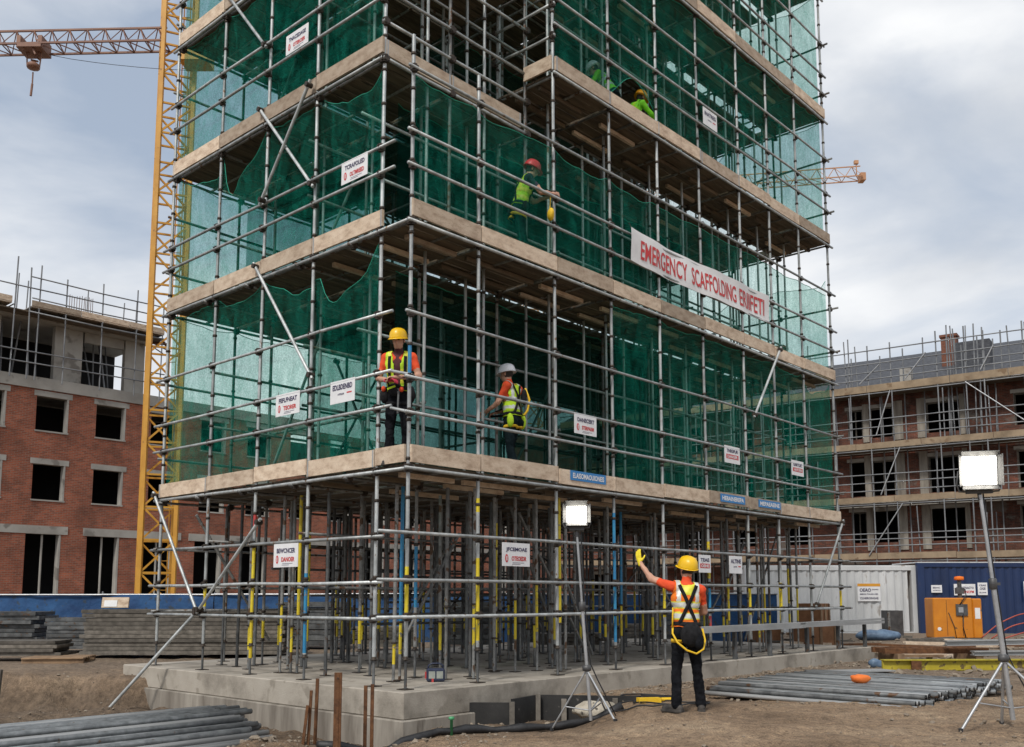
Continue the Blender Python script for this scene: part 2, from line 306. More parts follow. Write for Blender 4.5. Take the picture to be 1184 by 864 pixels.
    def quad(s, a, b, c, d, mi=0, uv=None):
        if uv: s.uv[len(s.f)] = uv
        s._add([a,b,c,d], [(0,1,2,3)], mi)
    def mesh(s, name, mats, shift=V((0,0,0))):
        me = bpy.data.meshes.new(name)
        me.from_pydata([tuple(p - shift) for p in s.v], [], s.f); me.update()
        for m in mats: me.materials.append(M[m] if isinstance(m, str) else m)
        me.polygons.foreach_set('material_index', s.m); me.polygons.foreach_set('use_smooth', s.sm)
        if s.uv:
            l = me.uv_layers.new(name='UVMap')
            for fi, uv in s.uv.items():
                for li, c in zip(me.polygons[fi].loop_indices, uv): l.data[li].uv = c
        me.validate(); me.update()
        return me
    def build(s, name, mats, parent=None, frame=None, pbase=None):
        """link as ONE object with its origin at the foot of its bounding box; vertices are given in `frame`"""
        if isinstance(mats, str): mats = [mats]
        xs = [p.x for p in s.v]; ys = [p.y for p in s.v]; zs = [p.z for p in s.v]
        c = V(((min(xs)+max(xs))/2, (min(ys)+max(ys))/2, min(zs)))
        o = bpy.data.objects.new(name, s.mesh(name, mats, c)); col.objects.link(o)
        off = pbase if pbase is not None else V((0,0,0))
        if parent is not None: o.parent = parent; o.matrix_local = Matrix.Translation(c - off)
        elif frame is not None: o.matrix_world = frame @ Matrix.Translation(c)
        else: o.location = c
        return o
def tag(o, label, cat, group=None, kind=None):
    if label: o['label'] = label
    if cat: o['category'] = cat
    if group: o['group'] = group
    if kind: o['kind'] = kind
    return o
def empty(name, mat, label=None, cat=None, group=None):
    o = bpy.data.objects.new(name, None); col.objects.link(o); o.matrix_world = mat; o.empty_display_size = .2
    return tag(o, label, cat, group)
def copy_tree(o, mat, label=None):
    c = o.copy(); col.objects.link(c); c.matrix_world = mat
    if label: c['label'] = label
    for ch in list(o.children):
        d = ch.copy(); col.objects.link(d); d.parent = c; d.matrix_local = ch.matrix_local.copy()
        for g in list(ch.children):
            e = g.copy(); col.objects.link(e); e.parent = d; e.matrix_local = g.matrix_local.copy()
    return c
def T(x, y, z=0, rz=0): return Matrix.Translation((x,y,z)) @ Matrix.Rotation(rz, 4, 'Z')
def text_mesh(body, w, h, bold=.0):
    cu = bpy.data.curves.new('lettering', 'FONT'); cu.body = body; cu.offset = bold; cu.extrude = .0; cu.resolution_u = 3
    o = bpy.data.objects.new('lettering', cu); col.objects.link(o)
    dg = bpy.context.evaluated_depsgraph_get(); me = bpy.data.meshes.new_from_object(o.evaluated_get(dg))
    bpy.data.objects.remove(o); bpy.data.curves.remove(cu)
    xs = [v.co.x for v in me.vertices]; ys = [v.co.y for v in me.vertices]
    sx = w/(max(xs)-min(xs)); sy = h/(max(ys)-min(ys)); cx = (max(xs)+min(xs))/2; cy = (max(ys)+min(ys))/2
    for v in me.vertices: v.co = ((v.co.x-cx)*sx, 0, (v.co.y-cy)*sy)      # stands in XZ, reads from -Y
    return me
def lettering(parent, body, w, h, pos, mat, bold=.02, warp=None):
    me = text_mesh(body, w, h, bold)
    if warp:
        for v in me.vertices: v.co.y += warp(v.co.x + pos[0], v.co.z + pos[2])
    me.materials.append(M[mat])
    o = bpy.data.objects.new('lettering', me); col.objects.link(o); o.parent = parent; o.location = pos
    return o

# ------------------------------------------------------------------ camera (35 mm lens, slight rise as on the photo's level verticals)
cam = bpy.data.cameras.new('camera'); co = bpy.data.objects.new('camera', cam); col.objects.link(co)
co.location = (0, 0, 1.36); co.rotation_euler = (R(90 + 6.72575), 0, 0)
cam.sensor_width = 36; cam.lens = 33.5177; cam.shift_y = .10811; cam.clip_end = 3000; cam.clip_start = .05
scene.camera = co

# ------------------------------------------------------------------ sky and sun
SUN_AZ, SUN_EL = R(205), R(48)      # azimuth measured clockwise from +Y
w = bpy.data.worlds.new('World'); scene.world = w; w.use_nodes = True
nt = w.node_tree; bg = nt.nodes['Background']
sky = N(nt, 'ShaderNodeTexSky', sky_type='NISHITA'); sky.sun_disc = False; sky.sun_elevation = SUN_EL; sky.sun_rotation = SUN_AZ; sky.altitude = 50; sky.dust_density = 2.5
tc = N(nt, 'ShaderNodeTexCoord'); mp = N(nt, 'ShaderNodeMapping'); mp.inputs['Scale'].default_value = (1,1,2.0); mp.inputs['Location'].default_value = (.35,.2,.1)
nt.links.new(tc.outputs['Generated'], mp.inputs[0])
c1 = N(nt, 'ShaderNodeTexNoise'); c1.inputs['Scale'].default_value = 2.6; c1.inputs['Detail'].default_value = 9; c1.inputs['Roughness'].default_value = .5; c1.inputs['Distortion'].default_value = .3
c2 = N(nt, 'ShaderNodeTexNoise'); c2.inputs['Scale'].default_value = 3.4; c2.inputs['Detail'].default_value = 9; c2.inputs['Roughness'].default_value = .5
nt.links.new(mp.outputs[0], c1.inputs['Vector']); nt.links.new(mp.outputs[0], c2.inputs['Vector'])
cov = ramp(nt, [(.36, (0,0,0)), (.58, (1,1,1))]); nt.links.new(c1.outputs['Fac'], cov.inputs[0])
cc = ramp(nt, [(.34, (5.7,6.0,6.45)), (.5, (7.2,7.4,7.7)), (.64, (8.8,8.85,8.9))]); nt.links.new(c2.outputs['Fac'], cc.inputs[0])
tint = N(nt, 'ShaderNodeMixRGB'); tint.inputs[0].default_value = .62; tint.inputs[2].default_value = (4.6,5.3,6.3,1)
nt.links.new(sky.outputs[0], tint.inputs[1])
mx = N(nt, 'ShaderNodeMixRGB'); nt.links.new(cov.outputs[0], mx.inputs[0]); nt.links.new(tint.outputs[0], mx.inputs[1]); nt.links.new(cc.outputs[0], mx.inputs[2])
nt.links.new(mx.outputs[0], bg.inputs[0]); bg.inputs[1].default_value = .118
sun = bpy.data.lights.new('sun', 'SUN'); sun.energy = 2.7; sun.angle = R(9); sun.color = (1, .955, .89)
so = bpy.data.objects.new('sun', sun); col.objects.link(so)
sd = V((math.sin(SUN_AZ)*math.cos(SUN_EL), math.cos(SUN_AZ)*math.cos(SUN_EL), math.sin(SUN_EL)))
so.rotation_euler = sd.to_track_quat('Z', 'Y').to_euler(); so.location = sd*60
scene.view_settings.view_transform = 'Standard'; scene.view_settings.look = 'None'; scene.view_settings.exposure = 0
scene.render.engine = 'CYCLES'
scene.cycles.use_denoising = True; scene.cycles.max_bounces = 7; scene.cycles.diffuse_bounces = 3; scene.cycles.glossy_bounces = 2
scene.cycles.transparent_max_bounces = 24; scene.cycles.transmission_bounces = 3; scene.cycles.sample_clamp_indirect = 4

# ------------------------------------------------------------------ ground
CX, CY = -1.374, 12.5
AZ = math.atan2(math.cos(R(42.24)), math.sin(R(42.24)))
AV = V((math.cos(AZ), math.sin(AZ), 0)); BV = V((-AV.y, AV.x, 0))
FR = T(CX, CY, 0, AZ)                                   # tower frame: x along the right face, y along the left face
def local(x, y): d = V((x-CX, y-CY, 0)); return d.dot(AV), d.dot(BV)
def wpt(s, t, z=0): p = FR @ V((s, t, z)); return p
def sst(a, b, x): k = min(max((x-a)/(b-a), 0), 1); return k*k*(3-2*k)
def ground_z(x, y):
    n = noise.fractal(V((x*.45, y*.45, 1.7)), 1., 2., 4)
    z = .035*n
    # excavation left of and in front of the slab corner
    jag = .35*noise.noise(V((x*.8, y*.8, 4))) + .12*noise.noise(V((x*3.3, y*.6, 8)))
    right = 1 - sst(-1.75 + jag, -.55 + jag, x - .06*(y-10))
    back = 1 - sst(16.25 + jag*1.2, 16.75 + jag*1.2, y)
    pit = right*back
    z -= .52*pit
    z += .10*pit*noise.fractal(V((x*1.3, y*1.3, 9)), 1., 2., 4)
    if x < -4 and 14 < y < 19:
        e_ = math.exp(-((y-16.4)/.8)**2); z += e_*(.09*noise.fractal(V((x*2.2, y*2.2, 5)), .9, 2., 5) + .05*noise.noise(V((x*5.5, y*1.2, 3))))
    # little trench by the slab corner
    tr = sst(-1.3, -.6, x)*(1 - sst(.7, 1.75, x))*sst(8.8, 12.7, y - .10*x)*(1 - sst(13.7, 14.6, y))
    z -= .31*tr*(1-pit)
    # spoil heap close to the left of the frame bottom
    z += .28*math.exp(-(((x+2.6)/.8)**2 + ((y-11.0)/.7)**2))
    # dip along the slab front, small ruts on the track
    z -= .12*sst(12., 15., y)*sst(-.5, 1.5, x)*(1-sst(24, 30, y))
    if y < 14 and x > -.5:
        z += .020*noise.noise(V((x*1.2, y*6., 2)))
        for yc in (9.6, 11.9): z -= .035*math.exp(-((y - yc - .05*x - .12*math.sin(x*.9))/.16)**2)*(.6 + .4*math.sin(x*19))
    return z
def axis(lo, hi, fine, far):
    a = []; x = lo
    while x < hi: a.append(x); x += fine
    a.append(hi); step = fine
    x = hi
    while x < far: step *= 1.35; x += step; a.append(x)
    x = lo; step = fine
    while x > -far: step *= 1.35; x -= step; a.insert(0, x)
    return a
gx = axis(-9, 9.5, .1, 1500); gy = axis(7.5, 20, .1, 1500)
g = MB(); nx = len(gx)
g.v = [V((x, y, ground_z(x, y) + (.028*noise.fractal(V((x*3.1, y*3.1, 0)), .8, 2., 4) if abs(x) < 12 and y < 24 else 0))) for y in gy for x in gx]
for j in range(len(gy)-1):
    for i in range(nx-1):
        g.f.append((j*nx+i, j*nx+i+1, (j+1)*nx+i+1, (j+1)*nx+i)); g.m.append(0); g.sm.append(True)
go = bpy.data.objects.new('ground', g.mesh('ground', ['ground'])); col.objects.link(go); tag(go, None, None, None, 'structure')
def gz(x, y): return ground_z(x, y)

# loose stones: nobody could count them
st = MB()
def stone(x, y, r, z=None):
    z = gz(x, y) if z is None else z
    q = Matrix.Rotation(random.random()*6.28, 3, V((random.random()-.5, random.random()-.5, 1)).normalized())
    vs = [V(p)*r*random.uniform(.65, 1.2) for p in ((1,0,0),(-1,0,0),(0,1,0),(0,-1,0),(0,0,.7),(0,0,-.7),(.6,.6,.4),(-.6,.5,.35),(.5,-.6,.4),(-.55,-.6,.3))]
    bm = bmesh.new()
    for p in vs: bm.verts.new(q @ p)
    bmesh.ops.convex_hull(bm, input=bm.verts); bm.verts.index_update()
    st._add([v.co + V((x, y, z + r*.2)) for v in bm.verts], [[v.index for v in f.verts] for f in bm.faces], 0, False); bm.free()
k = 0
while k < 4200:
    x = random.uniform(-8, 9); y = 8 + 14*random.random()**1.4
    s_, t_ = local(x, y)
    if s_ > -.35 and t_ > -.35: continue
    if abs(x - 2) < 2 and y < 12.5 and random.random() < .75: continue
    if y < 13 and x > 0 and random.random() < .5: continue
    stone(x, y, .008 + .028*random.random()**3.2); k += 1
for k in range(900): x = random.uniform(7, 17); y = random.uniform(17.5, 32); stone(x, y, .02 + .09*random.random()**3)
for k in range(420):      # thicker rubble along the slab foot and the heap
    s_ = random.uniform(.5, 14); o = wpt(s_, -.34 - abs(random.gauss(0, .3))); stone(o.x, o.y, .012 + .04*random.random()**2.5)
for k in range(420):
    x = random.gauss(-2.5, .8); y = random.gauss(11.2, .6); stone(x, y, .012 + .045*random.random()**2.5)
tag(st.build('gravel', 'stone'), None, None, None, 'stuff')
bpy.data.objects['gravel']['label'] = 'loose stones and rubble scattered over the bare earth'; bpy.data.objects['gravel']['category'] = 'gravel'

# ------------------------------------------------------------------ concrete slab under the tower
sl = empty('concrete_slab', FR @ Matrix.Translation((0,0,-.6)), 'pale stepped concrete slab carrying the scaffold tower', 'slab')
b = MB(); b.b2(-.27, 14.7, -.27, 7.2, -.17, .17)
o = b.build('upper_course', 'concrete', sl, pbase=V((0,0,-.6)))
o.modifiers.new('b', 'BEVEL').width = .012
b = MB(); b.b2(-.33, 14.4, -.33, 7.3, -.75, -.172)
o = b.build('lower_course', 'concrete_side', sl, pbase=V((0,0,-.6))); o.modifiers.new('b', 'BEVEL').width = .012
SZ = .17
# ------------------------------------------------------------------ the scaffold tower
TW = empty('scaffold_tower', FR @ Matrix.Translation((0,0,SZ)), 'tall grey tube scaffold tower with pale toe boards and timber decks on the slab', 'scaffold')
PB = V((0,0,SZ))
SS = [0, 1.33, 3.08, 4.58, 6.05, 7.6, 9.15, 10.5, 11.95, 13.5]
TT = [0, 1.3, 2.6, 4.0, 5.3, 6.55]
TL = [0, .64, 2.2, 3.6, 5.0, 6.55]
L1, L2, L3, L4, R3, R4, L5, R5 = 3.12, 6.52, 9.12, 11.68, 9.95, 13.17, 14.3, 16.45
ZT = 18.2
tr = 0.0265
def standard(s, t, z1, inner=False, paint=()):
    b = MB()
    lx, ly = random.uniform(-.012, .012), random.uniform(-.012, .012)
    at = lambda z: V((s + lx*(z-SZ)/4, t + ly*(z-SZ)/4, z))
    zj = SZ + random.uniform(.28, .45)
    b.box(at(SZ + .006), (.16, .16, .010), None, 1)
    b.tube(at(SZ + .011), at(zj + .05), .019, 8, 3)                      # screw jack
    b.lathe([(.02, 0), (.052, .003), (.055, .014), (.03, .022), (.03, .05)], at(zj), 10, 1)
    cuts = sorted(set([zj + .05, z1] + [z for p in paint for z in p[:2]]))
    for a, c in zip(cuts, cuts[1:]):
        mi = 0
        for p in paint:
            if p[0] <= a and c <= p[1] + 1e-6: mi = p[2]
        b.tube(at(a), at(c), tr, 10, mi, cap=(c == z1))
    z = SZ + .93
    while z < z1 - .1:                                                      # ring collars every half metre
        if not (inner and int(z*2) % 2): b.lathe([(.027, -.022), (.036, -.02), (.04, 0), (.036, .02), (.027, .022)], at(z), 8, 1)
        z += .52
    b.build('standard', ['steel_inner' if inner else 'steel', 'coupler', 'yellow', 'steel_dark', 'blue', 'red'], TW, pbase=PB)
Y, B_, R_ = 2, 4, 5
outer_paint = {(1.33,0): [(.75,1.9,Y),(2.55,2.75,Y)], (4.58,0): [(.62,1.35,B_),(1.35,2.75,B_)], (0,0): [(1.05,1.75,Y),(4.3,4.75,B_)], (0,3.6): [(.42,1.0,Y),(1.05,2.15,Y),(2.45,2.65,R_)], (0,2.2): [(.55,1.7,B_)], (6.05,0): [(1.0,1.6,Y)], (7.6,0): [(.72,1.0,R_),(1.1,1.6,B_),(1.7,2.4,Y)], (9.15,0): [(1.0,1.62,Y)], (10.5,0): [(1.05,1.65,Y)], (0,5.0): [(1.2,1.6,Y)], (13.5,0): [(1.1,1.5,2)]}
for s in SS:
    for t in (TL if s == 0 else TT):
        z1 = ZT
        if t == 0 and s == 0: z1 = 9.18
        if t == 0 and s == 1.33: z1 = 9.12
        if t == 0 and s >= 3: z1 = ZT + random.uniform(-.3, .3)
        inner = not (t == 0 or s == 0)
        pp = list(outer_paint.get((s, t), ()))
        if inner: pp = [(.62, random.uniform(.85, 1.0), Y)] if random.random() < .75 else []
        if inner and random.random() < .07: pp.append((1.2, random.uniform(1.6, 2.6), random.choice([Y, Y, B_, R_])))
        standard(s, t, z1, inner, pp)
for s in (1.33, 3.08):                                                      # set-back standards over the open corner
    b = MB(); b.tube((s, .65, L2), (s, .65, ZT), tr, 8); b.build('standard', ['steel_inner'], TW, pbase=PB)
# adjustable props crowding the space under the first deck
rp = random.Random(11)
n = 0
while n < 92:
    s, t = rp.uniform(.4, 13.1), 6.3*rp.random()**1.15 + .35
    if min(abs(s-a) for a in SS) < .16 and min(abs(t-a) for a in TT) < .16: continue
    b = MB(); b.box((s, t, SZ+.006), (.14, .14, .010), None, 1)
    c = rp.random(); low = 3 if c < .4 else (0 if c < .93 else 2); zc_ = SZ + rp.uniform(.5, 1.6)
    lean = V((rp.uniform(-.02,.02), rp.uniform(-.02,.02), 0))
    p0 = V((s, t, SZ+.011)); p1 = V((s, t, zc_)) + lean*.4; p2 = V((s, t, L1 - .16)) + lean
    yb = rp.random() < .6
    if yb:
        pm = p0 + (p1-p0)*.45
        b.tube(p0, pm, .021, 7, 0); b.tube(pm, p1, .0225, 7, 2)
    else: b.tube(p0, p1, .022, 7, low)
    b.lathe([(.02,0),(.05,.004),(.05,.02),(.03,.03)], p1, 8, 1); b.tube(p1, p2, .028, 7, 0 if c > .04 else rp.choice([2, 4, 5]))
    b.build('prop', ['steel_inner', 'coupler', 'yellow', 'steel_dark', 'blue', 'red'], TW, pbase=PB); n += 1

ri = random.Random(23); k = 0
for t in (.72, 1.22, 2.0, 3.3):
    for i in range(9):
        s = (SS[i] + SS[i+1])/2 + ri.uniform(-.35, .35); b = MB(); lo = L1 + .01; hi = ZT if i >= 2 or t > .7 else L3
        tt_ = t + ri.uniform(-.06, .06)
        b.tube((s, tt_, lo), (s + ri.uniform(-.03,.03), tt_, hi), .025, 8)
        z = lo + ri.uniform(.3, .9)
        while z < hi - .3: b.lathe([(.026,-.022),(.04,-.018),(.04,.018),(.026,.022)], (s, tt_, z), 8, 1); z += ri.uniform(.9, 1.3)
        b.build('inner_standard', ['steel', 'coupler'], TW, pbase=PB)
for k in range(70):
    s, t = ri.uniform(.3, 13.3), ri.uniform(1.6, 6.4); b = MB(); b.box((s, t, SZ+.006), (.12,.12,.010), None, 1)
    b.tube((s, t, SZ+.011), (s + ri.uniform(-.03,.03), t, L1-.16), .03, 6); b.build('shoring_post', ['steel_dark', 'coupler'], TW, pbase=PB)
for k in range(14):
    s, t = ri.uniform(.6, 11.5), ri.choice([1.35, 2.65, 4.05, 5.35]); b = MB(); z0 = ri.uniform(.3, 1.2); b.tube((s, t, z0), (s + ri.uniform(1.0,1.9)*ri.choice([-1,1]), t, ri.uniform(2.2, 2.95)), .025, 6); b.build('brace', ['steel_inner'], TW, pbase=PB)
for k in range(10):
    t, z = ri.uniform(1.5, 6.3), ri.uniform(.7, 2.7); s = ri.uniform(0, 5); b = MB(); b.tube((s, t, z), (s + ri.uniform(4, 8), t, z + ri.uniform(-.05,.05)), .024, 6); b.build('shoring_rail', ['steel_dark'], TW, pbase=PB)
def coup(b, p, ax):     # a right angle coupler block where a rail meets a standard
    b.box(p, (.09, .085, .075), None, 1)
    b.tube(V(p) + V((0,0,-.055)), V(p) + V((0,0,.055)), .041, 8, 1); b.tube(V(p) + V((-.07,-.01,.02)), V(p) + V((.07,-.01,.02)), .012, 6, 1)
def rail_s(name, z, s0, s1, t=-.055, dz=None, r=.0245, inner=False, coups=True, n=8):
    """tube along the right face, in one or more lengths"""
    b = MB(); k = 5; pts = [V((s0 + (s1-s0)*i/k, t, z + random.uniform(-.012, .012))) for i in range(k+1)]
    b.path(pts, r, n)
    if coups:
        for s in SS:
            if s0 - .05 <= s <= s1 + .05: coup(b, (s, t + .03 if t <= 0 else t, z), 0)
    b.build(name, ['steel_inner' if inner else 'steel', 'coupler'], TW, pbase=PB)
def rail_t(name, z, t0, t1, s=-.055, r=.0245, inner=False, coups=True, n=8):
    b = MB(); k = 4; pts = [V((s, t0 + (t1-t0)*i/k, z + random.uniform(-.012, .012))) for i in range(k+1)]
    b.path(pts, r, n)
    if coups:
        for t in (TL if s < .5 else TT):
            if t0 - .05 <= t <= t1 + .05: coup(b, (s + .03 if s <= 0 else s, t, z), 1)
    b.build(name, ['steel_inner' if inner else 'steel', 'coupler'], TW, pbase=PB)
# right face rails
for z in (1.10, 1.58, 2.19): rail_s('guard_rail', z, -.54, 13.98)
for z in (3.80, 4.27, 5.16): rail_s('guard_rail', z, -.12, 13.75)
for z in (7.24, 7.74, 8.66): rail_s('guard_rail', z, -.12, 13.75)
for z in (10.74, 11.2, 12.1): rail_s('guard_rail', z, 3.0, 13.7)
for z in (13.8, 14.3, 15.15): rail_s('guard_rail', z, 3.0, 13.7)
# left face rails
for z in (1.06, 1.55, 2.17): rail_t('guard_rail', z, .42, 6.8)
for z in (3.93, 4.42, 5.25): rail_t('guard_rail', z, .3, 6.85)
for z in (7.30, 7.70): rail_t('guard_rail', z, .3, 6.8)
for z in (9.98, 10.48): rail_t('guard_rail', z, .62, 6.75)
for z in (12.5, 13.0): rail_t('guard_rail', z, .62, 6.75)
# short corner ties
for z in (3.79, 4.3): 
    b = MB(); b.tube((-.06, .30, z+.1), (.0, -.06, z), .022, 8); b.build('corner_tie', ['steel'], TW, pbase=PB)
# set-back rails over the open corner
for z in (9.62, 10.1, 10.9): rail_s('guard_rail', z, -.05, 3.1, .60)
# rails along the open end of the upper right platform
for z in (10.55, 11.1): rail_t('guard_rail', z, -.05, 1.35, 3.03)
# end and back faces
for z in (1.1, 2.19, 3.8, 5.16, 7.24, 8.3, 10.74, 12.1, 13.8, 15.1):
    rail_t('guard_rail', z, -.2, 6.7, 13.56, inner=True, n=6); rail_s('guard_rail', z, -.1, 13.7, 6.6, inner=True, coups=False, n=6)
# ledgers and transoms under each deck, inner ledgers half way up every lift
for lv, s0 in ((L1, -.1), (L2, -.1), (R3, 3.0), (R4, 3.0), (R5, 3.0)):
    rail_s('ledger', lv - .07, s0, 13.72, -.05, r=.026)
    for t in (1.3, 2.6, 4.0, 5.3, 6.55): rail_s('ledger', lv - .10, s0, 13.6, t - .05, inner=True, n=6)
for lv in (L1, L2): rail_t('ledger', lv - .07, .0, 6.75, -.05, r=.026)
for lv in (L3, L4, L5):
    rail_t('ledger', lv - .07, .6, 6.75, -.05, r=.026); rail_s('ledger', lv - .07, -.05, 3.1, .6, r=.026)
    for t in (2.2, 3.6, 5.0, 6.55): rail_s('ledger', lv - .10, .0, 3.1, t - .05, inner=True, n=6)
for lv, ss in ((L1, SS), (L2, SS), (R3, SS[2:]), (R4, SS[2:]), (L3, SS[:3]), (L4, SS[:3])):
    for s in ss:
        b = MB(); b.tube((s+.05, -.05 if lv in (L1, L2, R3, R4) else .6, lv - .045), (s+.05, 6.6, lv - .045), .0235, 6)
        b.tube((s+.75, .02 if lv in (L1, L2, R3, R4) else .67, lv - .045), (s+.75, 6.6, lv - .045), .0235, 6) if s < 13 and not (lv in (L3, L4) and s > 2.5) else None
        b.build('transom', ['steel_inner'], TW, pbase=PB)
for z in (4.25, 5.2, 7.6, 8.5, 11.0, 12.1, 14.2):
    for t in (1.3, 2.6, 5.3):
        rail_s('inner_rail', z, .1, 13.5, t - .05, inner=(t > 2), coups=False, n=6)
for z in (1.5, 2.3):
    for t in (2.6, 5.3): rail_s('inner_rail', z, .1, 13.5, t - .05, inner=True, coups=False, n=6)
for z in (4.3, 7.6, 10.3, 12.7):
    for s in (1.33, 4.58, 9.15): rail_t('inner_rail', z, 1.2, 6.6, s + .06, inner=True, coups=False, n=6)
# toe boards
def toe_s(s0, s1, z, t=-.03, h=.235, wob=.0):
    cuts = [s for s in SS if s0 + .2 < s < s1 - .2]; e = [s0] + cuts + [s1]
    for a, c in zip(e, e[1:]):
        b = MB(); dz = random.uniform(-.022, .022); dt = random.uniform(-.006, .006)
        b.box(((a+c)/2, t + dt, z + h/2 + .01 + dz), (c-a-.02, .038, h), Matrix.Rotation(random.uniform(-.007,.007), 3, 'Y'), 0)
        for x in (a+.035, c-.035): b.box((x, t + dt, z + h/2 + .01 + dz), (.03, .0405, h+.003), None, 1)
        b.build('toe_board', ['toe', 'plank_alu'] if random.random() < .35 else ['toe', 'toe'], TW, pbase=PB)
def toe_t(t0, t1, z, s=-.03, h=.235):
    cuts = [t for t in TL if t0 + .2 < t < t1 - .2]; e = [t0] + cuts + [t1]
    for a, c in zip(e, e[1:]):
        b = MB(); dz = random.uniform(-.022, .022)
        b.box((s, (a+c)/2, z + h/2 + .01 + dz), (.038, c-a-.02, h), Matrix.Rotation(random.uniform(-.007,.007), 3, 'X'), 0)
        for y in (a+.035, c-.035): b.box((s, y, z + h/2 + .01 + dz), (.0405, .03, h+.003), None, 1)
        b.build('toe_board', ['toe', 'plank_alu'] if random.random() < .35 else ['toe', 'toe'], TW, pbase=PB)
toe_s(0, 13.6, L1, h=.235); toe_s(-.02, 13.6, L2, h=.24); toe_s(3.05, 13.6, R3, h=.24); toe_s(3.05, 13.6, R4, h=.24); toe_s(3.05, 13.6, R5)
toe_t(.02, 6.62, L1, h=.235); toe_t(.55, 6.62, L2, h=.24); toe_t(.60, 6.62, L3, h=.24); toe_t(.60, 6.62, L4, h=.24); toe_t(.6, 6.62, L5)
toe_s(.02, 2.95, L3, .63, h=.24); toe_s(.02, 2.95, L4, .63, h=.24)
toe_t(.0, .62, R3, 3.02, h=.24); toe_t(.0, .62, R4, 3.02, h=.24)
for lv in (L1, L2, R3, R4):
    b = MB(); b.b2(13.53, 13.57, 0, 6.6, lv + .01, lv + .24); b.build('toe_board', ['toe'], TW, pbase=PB)
# timber decks, one per bay and level: boards along the right face, a light slot left open
def deck(s0, s1, t0, t1, z, slot=(1.42, 1.56)):
    b = MB(); t = t0
    while t < t1 - .1:
        wd = min(.222, t1 - t)
        if not (slot and t < slot[1] and t + wd > slot[0]):
            dz = random.uniform(-.006, .006); e0, e1 = s0 + random.uniform(.004, .03), s1 - random.uniform(.004, .03)
            b.box(((e0+e1)/2, t + wd/2, z - .018 + dz), (e1-e0, wd - .010, .036), None, 0)
        t += .225
    b.build('deck', ['deck'], TW, pbase=PB)
for i in range(9):
    for lv in (L1, L2): deck(SS[i], SS[i+1], .0, 6.6, lv)
    if i >= 2:
        for lv in (R3, R4, R5): deck(SS[i], SS[i+1], .0, 6.6, lv)
    else:
        for lv in (L3, L4, L5): deck(SS[i], SS[i+1], .66, 6.6, lv, (2.3, 2.42))
for i in range(9):
    for lv in (L1, L2, R3, R4):
        if lv in (R3, R4) and i < 2: continue
        for t in (.42, .95, 2.1):
            b = MB(); b.b2(SS[i] + random.uniform(.1,.3), SS[i+1] - random.uniform(.06,.3), t-.03, t+.03, lv-.135, lv-.068); b.build('joist', ['toe' if random.random() < .6 else 'deck'], TW, pbase=PB)
# braces
def brace(p, q, r=.026, ends=2):
    b = MB(); p, q = V(p), V(q); d = (q-p).normalized()*.08
    b.tube(p - d, q + d, r, 10)
    for e in (p, q)[:ends]: b.tube(e + V((-.05,0,0)), e + V((.06,0,0)), .042, 8, 1)
    b.build('brace', ['steel', 'coupler'], TW, pbase=PB)
brace((-.1, 3.66, 6.66), (-.1, 2.09, 4.62)); brace((-.1, 5.0, 12.1), (-.1, 3.59, 10.44)); brace((-.1, 3.66, 9.33), (-.1, 2.19, 7.61)); brace((-.155, 2.25, 9.21), (-.155, 3.45, 7.70))
brace((-.1, 6.66, 3.15), (-.1, 5.09, 1.15)); brace((-.1, 5.09, 1.1), (-.95, 6.15, -.42), ends=1); brace((-.1, 5.0, 1.15), (-.1, 3.34, 2.5))
brace((10.63, -.1, 6.71), (9.41, -.1, 5.1)); brace((13.55, -.1, 3.1), (12.0, -.1, 1.2))
for (s, t, z, z2) in ((2.4, 5.3, L1, 5.9), (6.2, 5.3, L2, 9.4), (4.6, 2.6, L1, 5.6), (9.2, 6.5, L2, 9.0), (11, 5.3, R3, 12.6)): brace((s, t, z + .1), (s + 1.5, t, z2))
for (t, z, z2) in ((5.3, L1 + .2, 5.9), (4.2, L2 + .2, 8.8), (6.3, L3, 11.3)):
    brace((1.3, t, z), (1.3, t - 1.6, z2)); brace((2.8, t, z2), (2.8, t - 1.6, z))

